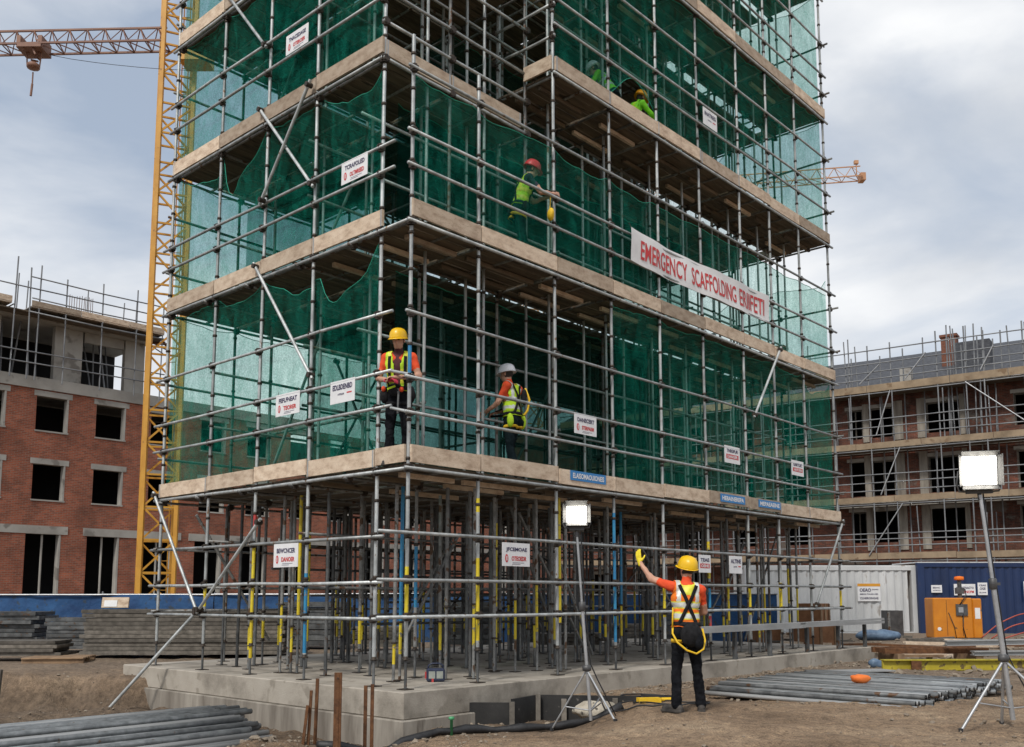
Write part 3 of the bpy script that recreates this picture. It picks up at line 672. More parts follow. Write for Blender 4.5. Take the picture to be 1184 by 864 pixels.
# ------------------------------------------------------------------ debris netting, one sheet per face and lift
def net(label, axis_, u0, u1, off, z0, z1, posts, mat='net', bottom=None, hem=True, wav=.055, sag=.0, sagbays=None, wob=1.):
    """axis_ 's': sheet along the right face direction at y=off; 't': along the left face direction at x=off"""
    b = MB(); nu = max(8, int((u1-u0)/.11)); nv = max(6, int((z1-z0)/.2)); sd_ = random.random()*100
    pp = [u0] + [p for p in posts if u0 + .1 < p < u1 - .1] + [u1]
    def topz(u):
        for i, (a, c) in enumerate(zip(pp, pp[1:])):
            if u <= c + 1e-6:
                f = (u-a)/(c-a); sg = sagbays.get(i, sag) if sagbays else sag
                f = f**(1 + .6*math.sin(sd_ + i*2.1)); return z1 - sg*math.sin(math.pi*f)**.8*(1 + .5*noise.noise(V((u*1.7, sd_, 3)))) - wob*min(1, 6*min(f, 1-f))*(.03 + .04*noise.noise(V((u*2.6, sd_, 0))) + .03*noise.noise(V((u*7, sd_, 1))))
        return z1
    def pos(fu, fv):
        u = u0 + (u1-u0)*fu; zt = topz(u); zb = z0 + (bottom(u) if bottom else 0)
        z = zb + (zt-zb)*fv
        near = min(abs(u-p) for p in pp); amp = min(1, near/.4)
        o = wav*amp*(noise.noise(V((u*1.1, z*.5, sd_)))*1.6 + .5*noise.noise(V((u*4.5, z*.9, sd_+5))) + .25)
        o += .02*noise.noise(V((u*9, z*1.2, sd_+9)))*amp
        return V((u, off + o, z)) if axis_ == 's' else V((off + o, u, z))
    b.grid(pos, nu, nv)
    if hem: b.path([pos(i/nu, 1) for i in range(nu+1)], .007, 5, 1)
    if bottom: b.path([pos(i/nu, 0) for i in range(nu+1)], .008, 5, 1)
    o = b.build('safety_net', [mat, 'net_hem'], None, FR)
    return tag(o, label, 'netting')
LP = TL[1:]
net('green debris net on the left face between the first and second toe boards', 't', .66, 6.55, .05, L1+.25, 6.42, LP, sagbays={0:.7, 1:.4, 2:.15, 3:.03})
net('green net on the left face above the second toe board, sagging along its top', 't', .66, 6.55, .05, L2+.26, L3-.06, LP, sagbays={0:.28, 1:.1, 2:.75, 3:.35})
net('green debris net on the left face above the third toe board', 't', .66, 6.55, .05, L3+.26, L4-.05, LP, sagbays={2:.12})
net('topmost green debris net on the left face, cut by the top of the picture', 't', .66, 6.55, .05, L4+.26, L5-.05, LP)
net('green net on the right face of the first deck, starting past the white helmeted worker', 's', 4.62, 13.45, .05, L1+.25, 6.42, SS, sagbays={0:.05, 4:.08, 5:.3, 6:.05})
net('waist high green net hung from the top rail behind the banner', 's', .03, 13.45, .06, L2+.26, 8.64, SS, sagbays={0:.04, 1:.08, 2:.14, 3:.10, 4:.05}, wob=.4)
def low_edge(u): return .62*math.sin(math.pi*min(max((u-4.62)/1.75, 0), 1))**1.3
net('green net above the projecting right platform, lower edge lifted over two crouching workers', 's', 3.1, 13.45, .05, R3+.26, R4-.05, SS, bottom=low_edge)
net('topmost green net on the right face above the highest toe board', 's', 3.1, 13.45, .05, R4+.26, R5-.05, SS)
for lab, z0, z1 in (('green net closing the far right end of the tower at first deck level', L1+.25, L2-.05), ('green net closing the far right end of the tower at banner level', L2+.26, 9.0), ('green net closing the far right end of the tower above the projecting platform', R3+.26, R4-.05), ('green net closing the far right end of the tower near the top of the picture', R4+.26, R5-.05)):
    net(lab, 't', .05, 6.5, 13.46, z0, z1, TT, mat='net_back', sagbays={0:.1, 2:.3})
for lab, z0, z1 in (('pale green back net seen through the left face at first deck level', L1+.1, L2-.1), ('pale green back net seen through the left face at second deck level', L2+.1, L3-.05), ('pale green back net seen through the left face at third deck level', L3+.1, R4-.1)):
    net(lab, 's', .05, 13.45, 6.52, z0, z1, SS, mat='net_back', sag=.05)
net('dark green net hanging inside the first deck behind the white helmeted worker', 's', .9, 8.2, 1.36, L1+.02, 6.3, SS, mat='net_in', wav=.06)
net('added dark green net deep inside the first deck of the tower', 's', 1.4, 13.4, 4.05, L1+.02, 6.3, SS, mat='net_in', wav=.06)  # inner sheet added to dim what shows through this lift
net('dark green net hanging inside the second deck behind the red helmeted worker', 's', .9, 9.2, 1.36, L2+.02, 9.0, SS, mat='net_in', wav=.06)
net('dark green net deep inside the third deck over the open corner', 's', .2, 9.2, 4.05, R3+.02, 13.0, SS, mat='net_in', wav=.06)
net('added dark green net inside the highest platform at the upper right', 's', 3.2, 10.4, 2.66, R4+.02, 16.2, SS, mat='net_in', wav=.06)  # another added sheet, dimming the view through the top lift
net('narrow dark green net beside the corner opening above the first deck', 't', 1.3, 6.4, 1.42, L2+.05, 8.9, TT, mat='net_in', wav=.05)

# ------------------------------------------------------------------ signs and banner on the tower
def frame_on(face, u, z, out):
    """frame with X along the reading direction and -Y pointing out of the face"""
    if face == 'R': return FR @ Matrix.Translation((u, -out, z))
    return FR @ Matrix.Translation((-out, u, z)) @ Matrix.Rotation(R(-90), 4, 'Z')
def notice(face, u, z, w_, h_, t1, t2, label, style='std', tilt=0., out=.075):
    f = frame_on(face, u, z, out) @ Matrix.Rotation(tilt, 4, 'Y')
    e = empty('warning_sign', f, label, 'sign')
    b = MB(); b.box((0,0,0), (w_, .006, h_), None, 0)
    for x in (-.42*w_, .42*w_): b.tube((x, 0, h_*.47), (x, .01, h_*.47 + .06), .004, 5, 1)
    p = b.build('plate', ['white', 'coupler'], e)
    y = -.0065
    if style == 'std':
        lettering(e, t1, w_*.76, h_*.21, (w_*.01, y, h_*.2), 'ink_dark', .035)
        lettering(e, t2, w_*.54, h_*.2, (w_*.1, y, -h_*.17), 'ink_red', .035)
        b = MB(); b.lathe([(.001, 0), (h_*.155, 0), (h_*.155, .002), (.001, .002)], (-w_*.345, y + .002, -h_*.17), 14, 0, (.62, 1.15), Matrix.Rotation(R(90), 3, 'X'), False)
        b.box((-w_*.345, y - .0015, -h_*.17), (w_*.03, .001, h_*.2), None, 1)
        b.build('emblem', ['ink_red', 'white'], e)
        for k, ww in ((0, .42), (1, .3)):
            b = MB(); b.box((w_*.08*(1-k), y + .002, -h_*(.35 + .06*k)), (w_*ww, .001, h_*.018), None, 0); b.build('small_print', ['ink_dark'], e)
    elif style == 'blue2':
        lettering(e, t1, w_*.8, h_*.24, (0, y, h_*.2), 'ink_dark', .035)
        lettering(e, t2, w_*.26, h_*.08, (-w_*.05, y, -h_*.12), 'ink_dark', .03)
        b = MB(); b.box((w_*.28, y + .002, -h_*.1), (w_*.2, .001, h_*.06), None, 0); b.build('emblem', ['ink_red'], e)
    elif style == 'redblock':
        lettering(e, t1, w_*.74, h_*.2, (0, y, h_*.22), 'ink_dark', .035)
        b = MB(); b.box((0, y + .002, -h_*.12), (w_*.8, .001, h_*.26), None, 0); b.build('emblem', ['ink_red'], e)
        lettering(e, t2, w_*.66, h_*.17, (0, y - .001, -h_*.12), 'white', .03)
    return e
notice('L', 2.68, 4.27, .62, .34, 'FEFLFNEAT', 'TEORER', 'white notice with red oval on the left face, leftmost at first deck level')
notice('L', 1.34, 4.27, .56, .33, 'EDLBDENBD', 'HTEUR', 'white notice with dark blue lettering on the left face beside the corner worker', 'blue2')
notice('L', 2.62, 1.97, .62, .35, 'BEWCNCER', 'DANOER', 'white notice with red oval on the ground rails of the left face')
notice('L', 2.70, 10.18, .60, .33, 'TNACEDAGE', 'OTEROER', 'white notice with red lettering high on the left face above the third toe board')
notice('L', 1.17, 7.54, .60, .34, 'TCRAFOLED', 'OLTMREED', 'white notice with red lettering on the left face above the second toe board')
notice('R', 2.05, 1.97, .60, .34, 'JFCEMOAE', 'OTEOEDR', 'white notice with red oval on the ground rails of the right face')
notice('R', 3.73, 4.12, .58, .33, 'DANECERT', 'STERPARM', 'white notice with red oval on the right face, past the white helmeted worker')
notice('R', 8.46, 4.15, .60, .34, 'TNEGPUR', 'DANGER', 'white notice with a red block on the right face below the diagonal brace', 'redblock')
notice('R', 11.33, 4.17, .58, .33, 'GARTLEC', 'ARTOEN', 'white notice nearest the far right end of the first deck', 'redblock')
notice('R', 7.93, 10.96, .54, .36, 'INATREG', 'OAERTIN', 'faded white notice on the rails of the projecting right platform', 'blue2')
notice('R', 7.32, 1.97, .42, .33, 'TEAE', 'OEHE', 'white and red notice just right of the foreground worker helmet', 'redblock')
notice('R', 8.48, 1.98, .50, .34, 'ALTINE', 'EOTR', 'white notice with blue lettering on the ground rails, right of the foreground worker', 'blue2')
def blue_plate(u, w_, z, txt, label):
    e = empty('name_plate', frame_on('R', u, z, .062), label, 'sign')
    b = MB(); b.box((0,0,0), (w_, .006, .155), None, 0); b.build('plate', ['sign_blue'], e)
    lettering(e, txt, w_*.88, .085, (0, -.0065, 0), 'white', .03)
blue_plate(3.815, .93, L1 + .15, 'ELAISOMAOUIONEIS', 'blue plate with white capitals on the toe board above the nearer floodlight')
blue_plate(8.47, .96, L1 + .15, 'HEBAINEREPA', 'blue plate on the first toe board, left one of the pair at the right')
blue_plate(10.0, .96, L1 + .15, 'MEPAEAEINE', 'blue plate on the first toe board, right one of the pair at the right')
# banner
bw, bh = 5.22, .60
bf = FR @ Matrix.Translation((7.62, -.10, 7.52))
be = empty('banner', bf, 'long white cloth banner with red capitals tied to the rails of the right face', 'banner')
def bwarp(x, z): return -.03*math.sin(x*1.9 + .5) - .012*math.sin(x*6.1) + .01*math.sin(z*7 + x)
def bedge(x): return .05*((x/(bw/2))**2 - 1)*1.0
b = MB(); b.grid(lambda u, v: V(((u-.5)*bw, bwarp((u-.5)*bw, (v-.5)*bh), (v-.5)*bh + .035*((2*u-1)**2 - 1)*.9)), 90, 8)
for x in (-2.6, -1.3, .2, 1.5, 2.6):
    b.tube((x, bwarp(x,0), bh/2 - .02), (x, .02, bh/2 + .1 - .0*x), .005, 5, 1)
b.build('cloth', ['cloth_white', 'coupler'], be)
for txt, x0, x1 in (('EMERGENCY', -2.29, -.72), ('SCAFFOLDING', -.56, 1.10), ('ERIIFETI', 1.24, 2.36)):
    me_o = lettering(be, txt, x1-x0, .35, ((x0+x1)/2, -.009, -.02), 'ink_red', .012, warp=bwarp)
    cx_ = (x0+x1)/2
    for v in me_o.data.vertices: v.co.z += .035*((2*((v.co.x + cx_)/bw))**2 - 1)*.9
# ------------------------------------------------------------------ buildings
def wall_with_holes(b, u0, u1, z0, z1, holes, thick=.35, mi=0, rev=1, head=1, y=0.):
    """wall in the XZ plane, front at y (facing -Y), openings with reveals; brick UVs in metres"""
    us = sorted(set([u0, u1] + [h[0] for h in holes] + [h[1] for h in holes])); zs = sorted(set([z0, z1] + [h[2] for h in holes] + [h[3] for h in holes]))
    us = [u for u in us if u0 <= u <= u1]; zs = [z for z in zs if z0 <= z <= z1]
    for a, c in zip(us, us[1:]):
        for d, e in zip(zs, zs[1:]):
            mu, mz = (a+c)/2, (d+e)/2
            if any(h[0] < mu < h[1] and h[2] < mz < h[3] for h in holes): continue
            b.quad((a,y,d), (c,y,d), (c,y,e), (a,y,e), mi, [(a,d),(c,d),(c,e),(a,e)])
    for h in holes:
        a, c, d, e = h
        b.quad((a,y,d), (a,y+thick,d), (a,y+thick,e), (a,y,e), rev, [(0,d),(thick,d),(thick,e),(0,e)])
        b.quad((c,y+thick,d), (c,y,d), (c,y,e), (c,y+thick,e), rev, [(0,d),(thick,d),(thick,e),(0,e)])
        b.quad((a,y,e), (a,y+thick,e), (c,y+thick,e), (c,y,e), head, [(0,0),(thick,0),(thick,1),(0,1)])
        b.quad((a,y+thick,d), (a,y,d), (c,y,d), (c,y+thick,d), head, [(0,0),(thick,0),(thick,1),(0,1)])
# left: new red brick block, its top storey still open concrete
LF = T(-592/1110*40, 40, 0, AZ)
lb = empty('brick_building', LF, 'unfinished red brick building with empty windows and an open concrete top storey', 'building')
U0, U1 = -9.0, 33.5
cols = [1.0 + 2.62*k for k in range(-4, 12)]
holes = []
for c in cols:
    if c + 1.5 > U1: continue
    holes += [(c, c+1.38, 8.56, 10.06), (c, c+1.38, 5.54, 7.08), (c-.14, c+1.34, .25, 4.05)]
b = MB(); wall_with_holes(b, U0, U1, -.6, 10.35, holes, .32, 0, 1, 1)
b.quad((U1,0,-.6), (U1,9,-.6), (U1,9,10.35), (U1,0,10.35), 0, [(0,0),(9,0),(9,11),(0,11)])
b.build('brick_wall', ['brick', 'concrete_far'], lb)
for c in cols:
    if c + 1.5 > U1: continue
    for z in (10.06, 7.08):
        b = MB(); b.b2(c-.12, c+1.52, -.02, .28, z + .002, z + .24); b.build('lintel', ['concrete_far'], lb)
    for z0, z1 in ((8.56, 10.06), (5.54, 7.08)):
        b = MB(); b.b2(c+1.30, c+1.376, -.012, .30, z0 + .003, z1 - .003); b.build('window_jamb', ['concrete_far'], lb)
        b = MB(); b.b2(c-.03, c+1.41, -.03, .2, z0 - .07, z0 - .004); b.build('sill', ['concrete_far'], lb)
    b = MB(); b.b2(c+1.25, c+1.335, -.012, .3, .25, 4.04); b.tube((c+.62, .2, .2), (c+.62, .2, 4.04), .05, 8); b.build('door_jamb', ['concrete_far'], lb)
for x0, x1 in ((-6.6, -2.35), (-1.95, 2.62), (3.3, 8.0), (8.4, 13.0), (13.5, 18.), (18.4, 22.3), (22.6, 27), (27.3, 30.9)):
    b = MB(); b.b2(x0, x1, -.03, .28, 4.052, 4.40); b.build('lintel', ['concrete_far'], lb)
b = MB(); b.b2(U0-.1, 15.5, -.08, 8.6, 10.352, 10.86); b.build('concrete_band', ['concrete_far'], lb)
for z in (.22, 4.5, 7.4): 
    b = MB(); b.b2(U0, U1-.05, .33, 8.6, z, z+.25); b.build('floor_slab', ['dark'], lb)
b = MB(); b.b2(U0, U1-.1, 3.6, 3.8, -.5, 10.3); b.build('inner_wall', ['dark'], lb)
UT = 6.1                                                   # open storey ends behind the crane
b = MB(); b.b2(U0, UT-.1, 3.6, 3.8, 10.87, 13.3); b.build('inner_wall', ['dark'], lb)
b = MB(); b.b2(U0, UT, -.25, 8.6, 13.36, 13.62); b.build('roof_slab', ['concrete_far'], lb)
for a, c in ((-8, -6.6), (-4.2, -2.9), (-1.6, -.55), (1.72, 2.95), (4.95, 5.9)):
    b = MB(); b.b2(a, c, .25, .55, 10.87, 13.35); b.build('pier', ['concrete_far'], lb)
b = MB(); b.b2(3.05, 4.9, .3, .5, 12.9, 13.35); b.build('downstand_beam', ['concrete_far'], lb)
rb = random.Random(3)
for x in [-.25, .35, .75, 1.2, 3.35, 3.6, 3.95, 4.2, 4.4, 4.65, -3, -4.6, -5.5]:
    b = MB(); b.tube((x, .5 + rb.random()*1.5, 10.87), (x + rb.uniform(-.05,.05), .5 + rb.random()*1.5, 13.35), .04, 6); b.build('prop', ['far_steel'], lb)
for x in [2.95 + .11*k for k in range(12)]:
    b = MB(); b.tube((x, 2.2, 13.6), (x + rb.uniform(-.03,.03), 2.2, 15.55 + rb.uniform(-.15,.1)), .014, 5); b.build('rebar', ['rust'], lb)
# its edge scaffold
ls = empty('edge_scaffold', LF @ Matrix.Translation((0,-.95,10.87)), 'thin tube edge scaffold along the open top storey of the brick building', 'scaffold')
pb = V((0,-.95,10.87))
for x, top in ((-6.2,15.4),(-4.6,15.6),(-3.0,15.3),(-1.55,15.5),(-.52,15.7),(.15,15.35),(.48,15.55),(1.64,15.2),(3.27,15.4),(4.86,15.5),(6.1,15.2)):
    b = MB(); b.tube((x, -.95, 10.5), (x + rb.uniform(-.05,.08), -.95, top), .032, 6); b.build('standard', ['far_steel'], ls, pbase=pb)
    b = MB(); b.tube((x, -1.0, 13.6), (x, .4, 13.6), .028, 6); b.build('transom', ['far_steel'], ls, pbase=pb)
for x in (-.1, .3, 2.9, 4.6, 5.2, -2.3, -4): 
    b = MB(); b.tube((x, -.1, 13.6), (x + .03, -.1, 15.0 + rb.random()*.3), .028, 6); b.build('standard', ['far_steel'], ls, pbase=pb)
for z, x0 in ((14.95, .12), (14.48, -7), (14.03, .2), (11.72, -7), (11.24, -7)):
    b = MB(); b.path([(x0, -.98, z), ((x0+6.3)/2, -.98, z - .03), (6.3, -.98, z + .02)], .03, 6); b.build('guard_rail', ['far_steel'], ls, pbase=pb)
b = MB(); b.path([(.1,-1.05,13.4), (3,-1.05,13.36), (6.2,-1.05,13.42)], .035, 6); b.build('ledger', ['far_steel'], ls, pbase=pb)
for x0, x1 in ((-7, -.6), (.2, 2.3), (2.32, 4.5), (4.52, 6.2)):
    b = MB(); b.b2(x0, x1, -.98, -.1, 13.63, 13.69); b.b2(x0, x1, -1.0, -.96, 13.695, 13.93); b.build('toe_board', ['toe'], ls, pbase=pb)
b = MB(); b.b2(-7, 6.2, -.95, .2, 13.40, 13.45); b.build('deck', ['deck'], ls, pbase=pb)
for x in (-.5, .9, 4.0): brace_p = None
# a rooftop stub of timber and brackets at the building's broken right end
b = MB()
for k in range(9): b.tube((5.6 + rb.random()*.9, rb.uniform(-.8,.4), 13.2 + rb.random()*.3), (6.3 + rb.random()*.5, rb.uniform(-1.1,.2), 12.9 + rb.random()*.5), .03, 5)
b.build('bracket', ['rust'], ls, pbase=pb)

# right: old brick terrace wrapped in scaffolding
dr = V((-.82, .572, 0)).normalized()
RA = math.atan2(-dr.y, -dr.x)
RF = T(488/1110*46, 46, 0, RA)                           # x to the right along the front, -y towards the viewer
rbld = empty('terrace_building', RF @ Matrix.Translation((0,1.3,0)), 'old red brick terrace under repair with grey slate roof and dark empty windows', 'building')
pr = V((0,1.3,0))
hs = []
k0 = [-2.9, -.1, 4.0, 8.2, 12.4, -7.4, -11.2, -15]
for z0, z1 in ((9.5, 11.05), (6.5, 8.3), (4.1, 5.7), (.3, 2.7)):
    for x0, x1 in ((-4.05, -3.3), (-2.95, -1.8), (-.2, 1.35), (3.75, 5.3), (7.6, 9.0), (-7.6, -6.2), (-10.6, -9.2), (-13.6, -12.2), (-16.6, -15.2), (-19.6, -18.2)):
        hs.append((x0, x1, z0, z1))
b = MB(); wall_with_holes(b, -25.5, 11, -.6, 11.75, hs, .3, 0, 1, 1, y=1.3); b.build('brick_wall', ['brick_old', 'concrete_far'], rbld, pbase=pr)
for h in hs:
    b = MB(); b.b2(h[0]-.12, h[1]+.12, 1.27, 1.5, h[3] + .003, h[3] + .18); b.build('lintel', ['concrete_far'], rbld, pbase=pr)
    if h[2] > 3 and rb.random() < .45:
        b = MB(); b.b2(h[0], h[0]+.07, 1.42, 1.5, h[2], h[3]); b.b2(h[1]-.07, h[1], 1.42, 1.5, h[2], h[3])
        b.b2(h[0]+.071, h[1]-.071, 1.42, 1.5, h[3]-.07, h[3]); 
        if rb.random() < .5: b.b2((h[0]+h[1])/2-.03, (h[0]+h[1])/2+.03, 1.43, 1.49, h[2], h[3]-.072)
        b.build('window_frame', ['concrete_far' if rb.random() < .12 else 'board_stack'], rbld, pbase=pr)
for z0, z1 in ((9.3, 11.3), (6.3, 8.6), (3.7, 5.9)):
    for x0, x1 in ((-3.28, -2.97), (-1.78, -1.3), (-.62, -.22), (1.37, 1.6)):
        b = MB(); b.b2(x0, x1, 1.24, 1.298, z0, z1); b.build('render_panel', ['concrete_side'], rbld, pbase=pr)
for z in (5.9, 8.7): 
    b = MB(); b.b2(-22, 11, 1.22, 1.298, z, z + .3); b.build('string_course', ['concrete_far'], rbld, pbase=pr)
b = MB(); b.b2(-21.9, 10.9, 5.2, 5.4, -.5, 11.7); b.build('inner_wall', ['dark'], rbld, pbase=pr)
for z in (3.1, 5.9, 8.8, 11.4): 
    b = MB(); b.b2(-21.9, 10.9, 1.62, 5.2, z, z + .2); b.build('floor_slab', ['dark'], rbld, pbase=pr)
b = MB(); b.grid(lambda u, v: V((-22.2 + 33.4*u, .9 + 7*v, 11.85 + 3.35*v + .02*noise.noise(V((u*40, v*5, 0))))), 60, 10); 
b.b2(-22.2, 11.2, .85, 1.3, 11.7, 11.84, 1); b.build('roof', ['slate', 'board_stack'], rbld, pbase=pr)
for x, w_, y_, z1 in ((.15, .75, 4.2, 15.0), (-9.5, .9, 5, 16)):
    b = MB(); b.b2(x, x+w_, y_, y_+.7, 12.5, z1, 0); b.b2(x-.06, x+w_+.06, y_-.06, y_+.76, z1+.002, z1+.14, 0); b.build('chimney', ['chimney'], rbld, pbase=pr)
b = MB(); b.b2(1.0, 2.6, 3.3, 4.4, 12.4, 14.4, 0); b.build('dormer', ['slate'], rbld, pbase=pr)
b = MB(); b.b2(-1.55, -1.0, 2.2, 2.7, 12.0, 13.15); b.build('roof_vent', ['concrete_far'], rbld, pbase=pr)
rs = empty('facade_scaffold', RF, 'multi level tube scaffold with ochre boards wrapping the old brick terrace', 'scaffold')
posts = [-20, -18, -16, -14, -12, -10, -8.2, -6.4, -4.28, -2.56, -1.44, .68, 1.95, 2.7, 4.4, 6.2, 8, 10]
for x in posts:
    top = 14.2 + rb.uniform(-.35, .3)
    b = MB(); b.tube((x, 0, -.1), (x + rb.uniform(-.08,.08), 0, top), .034, 6); b.build('standard', ['far_steel'], rs)
    b = MB(); b.tube((x + .35, 1.05, -.1), (x + .35 + rb.uniform(-.08,.08), 1.05, top - rb.uniform(.1,.5)), .034, 6); b.build('standard', ['far_steel'], rs)
    if rb.random() < .5:
        b = MB(); b.tube((x + .75, .5, 11.9), (x + .75, .5, top - rb.uniform(.0,.6)), .034, 6); b.build('standard', ['far_steel'], rs)
for k in range(18):
    x = rb.uniform(-6, 8); y = rb.choice([0, .5, 1.0]); b = MB(); b.tube((x, y, 8.8), (x + rb.uniform(-.12,.12), y, 13.6 + rb.random()*1.1), .032, 6); b.build('standard', ['far_steel'], rs)
for k in range(26):
    x = rb.uniform(-6, 7); z0 = rb.choice([2.9, 5.9, 8.7, 11.8]); y = rb.choice([.02, .55, 1.1]); b = MB(); b.tube((x, y, z0), (x + rb.uniform(-.1,.1), y, z0 + rb.uniform(2.2, 3.0)), .03, 6); b.build('standard', ['far_steel'], rs)
for z in (13.1, 12.65, 12.3, 10.2, 9.8, 9.4, 7.42, 7.0, 6.6, 4.5, 4.2, 3.85, 13.75):
    x0 = -21 if z < 13.5 else 1.9
    b = MB(); b.path([(x0, -.05, z + rb.uniform(-.04,.04)), (-8, -.05, z + rb.uniform(-.04,.04)), (1, -.05, z + rb.uniform(-.04,.04)), (11, -.05, z + rb.uniform(-.04,.04))], .03, 6); b.build('guard_rail', ['far_steel'], rs)
for z, h in ((11.66, .36), (8.76, .3), (6.02, .3), (3.2, .3)):
    x = -21
    while x < 11:
        L_ = rb.uniform(2.2, 3.9); e = min(x + L_, 11)
        b = MB(); b.box(((x+e)/2, -.02, z + h/2 + rb.uniform(-.02,.02)), (e-x-.02, .05, h), Matrix.Rotation(rb.uniform(-.006,.006), 3, 'Y')); b.build('toe_board', ['scaf_board'], rs); x = e
    b = MB()
    for k in range(5): b.b2(-21, 11, .02 + .23*k, .23 + .23*k, z - .06, z - .015)
    b.tube((-21, .0, z - .1), (11, .0, z - .1), .03, 6, 1); b.build('deck', ['deck', 'far_steel'], rs)
for x0, z0, x1, z1 in ((-2.3, 9.4, -1.55, 11.6), (-2.2, 6.4, -1.2, 8.7), (-2.9, 3.4, -1.2, 5.9), (1.9, 11.6, 4.4, 9.4), (-3, 12.1, -2.0, 13.0), (-.8, 12.1, .2, 13.3), (2.6, 12.1, 3.2, 13.2)):
    b = MB(); b.tube((x0, -.1, z0), (x1, -.1, z1), .032, 6); b.build('brace', ['alu'], rs)

# ------------------------------------------------------------------ tower cranes
def lattice_mast(b, c, side, z0, z1, rot, step, r, rd, mi=0, mj=0):
    m = Matrix.Rotation(rot, 3, 'Z'); cs = [V(c) + m @ V((x*side/2, y*side/2, 0)) for x, y in ((-1,-1),(1,-1),(1,1),(-1,1))]
    for p in cs: b.beam(p + V((0,0,z0)), p + V((0,0,z1)), r*2, r*2, mi)
    z = z0; k = 0
    while z < z1 - .1:
        zz = min(z + step, z1)
        for i in range(4):
            p, q = cs[i], cs[(i+1)%4]
            if k % 2: p, q = q, p
            b.beam(p + V((0,0,z)), q + V((0,0,zz)), rd*2, rd*2, mj); b.beam(p + V((0,0,zz)), q + V((0,0,zz)), rd*2, rd*2, mj)
        z = zz; k += 1
    return cs
cr = empty('tower_crane', T(-13.4, 36, 0), 'yellow lattice tower crane with dark red jib reaching left out of the picture', 'crane')
pc = V((-13.4, 36, 0))
b = MB(); lattice_mast(b, (-13.4, 36, 0), 1.2, -.2, 27.5, R(24), 1.22, .072, .035); b.build('mast', ['crane_y'], cr, pbase=pc)
b = MB()
for k in range(24):          # ladder inside the mast with its rest platforms
    z = .5 + k*1.1; b.tube((-13.3, 36.2, z), (-13.05, 36.2, z), .018, 5)
b.tube((-13.3,36.2,0), (-13.3,36.2,26.5), .022, 5); b.tube((-13.05,36.2,0), (-13.05,36.2,26.5), .022, 5); b.build('ladder', ['crane_y'], cr, pbase=pc)
jd = V((-1, .02, -.012)).normalized(); j0 = V((-13.9, 36, 23.35)); 
def jib(b, p0, d, L, h, wd, step, r, rd, mi=0):
    d = V(d).normalized(); sd = d.cross(V((0,0,1))).normalized(); up = V((0,0,1))
    n = int(L/step)
    A = [p0 + sd*wd/2 + d*(i*step) for i in range(n+1)]; B = [p0 - sd*wd/2 + d*(i*step) for i in range(n+1)]; C = [p0 + up*h + d*(i*step) for i in range(n+1)]
    for line in (A, B, C): b.beam(line[0], line[-1], r*2, r*2, mi)
    for i in range(n):
        m = (C[i] + C[i+1])/2
        for Q in (A, B): b.beam(Q[i], m, rd*2, rd*2, mi); b.beam(m, Q[i+1], rd*2, rd*2, mi)
        b.beam(A[i], B[i+1], rd*2, rd*2, mi); b.beam(A[i], B[i], rd*2, rd*2, mi)
b = MB(); jib(b, j0, jd, 26, .78, .8, .72, .036, .017); b.build('jib', ['crane_jib'], cr, pbase=pc)
b = MB(); jib(b, V((-12.9, 36, 23.3)), (1, -.02, .0), 7, .7, .8, .8, .045, .022); b.build('counter_jib', ['crane_jib'], cr, pbase=pc)
b = MB(); b.b2(-7.8, -6.2, 35.5, 36.5, 22.0, 23.9); b.build('counterweight', ['concrete_far'], cr, pbase=pc)
b = MB(); b.beam((-13.4, 36, 27.3), (-13.4, 36, 29.5), .3, .3); b.tube((-13.4, 36, 29.4), j0 + jd*18 + V((0,0,.8)), .02, 5); b.tube((-13.4, 36, 29.4), (-7, 36, 24), .02, 5); b.build('tie_bar', ['crane_jib'], cr, pbase=pc)
b = MB(); b.b2(-13.0, -11.9, 35.0, 35.9, 22.2, 23.2); b.build('cab', ['crane_y'], cr, pbase=pc)
tp = j0 + jd*5.35
b = MB()
b.box(tp + V((0,0,-.1)), (.95, .9, .12)); b.box(tp + V((-.45,0,.1)), (.16, .8, .5)); b.box(tp + V((.4,0,.1)), (.16, .8, .5))
for k in range(14): q = tp + V((random.uniform(-.42,.42), random.uniform(-.4,.4), random.uniform(-.4,.3))); b.beam(q, q + V((random.uniform(-.3,.3), 0, random.uniform(-.3,.2))), .06, .06)
tr_ = b.build('trolley', ['crane_jib'], cr, pbase=pc)
b = MB(); b.lathe([(.06,-.13),(.24,-.08),(.26,.05),(.18,.12),(.06,.14)], tp + V((0,0,-.75)), 10); b.tube(tp + V((-.3,0,-.1)), tp + V((-.25,0,-.75)), .03, 5); b.tube(tp + V((.3,0,-.1)), tp + V((.25,0,-.75)), .03, 5)
b.tube(tp + V((0,0,-1.0)), tp + V((0,0,-1.5)), .03, 5); b.tube(tp + V((0,0,-1.5)), tp + V((-.03,0,-2.0)), .05, 6); b.build('hook_block', ['crane_jib'], cr, pbase=pc)
b = MB(); b.path([tp + V((.6,0,-.25)) + V((1,0,0))*i*.9 + V((0,0,-.55*math.sin(math.pi*i/14)**.8 - .02*i)) for i in range(11)], .012, 4); b.build('cable', ['cable'], cr, pbase=pc)
c2 = empty('far_tower_crane', T(2, 92, 0), 'distant tower crane, only its pale orange jib tip showing right of the scaffold', 'crane')
p2 = V((2, 92, 0))
b = MB(); jib(b, V((4, 91.8, 40.8)), (1, -.055, .055), 30.6, 1.25, 1.3, 1.7, .048, .026); b.build('jib', ['crane_far'], c2, pbase=p2)
b = MB(); b.box((34.6, 90.1, 42.5), (.5, .9, .75)); b.beam((34.1, 90.1, 42.6), (34.1, 90.1, 44.3), .08, .08); b.box((34.1, 90.1, 44.1), (.4, .3, .35)); b.build('jib_tip', ['crane_far'], c2, pbase=p2)
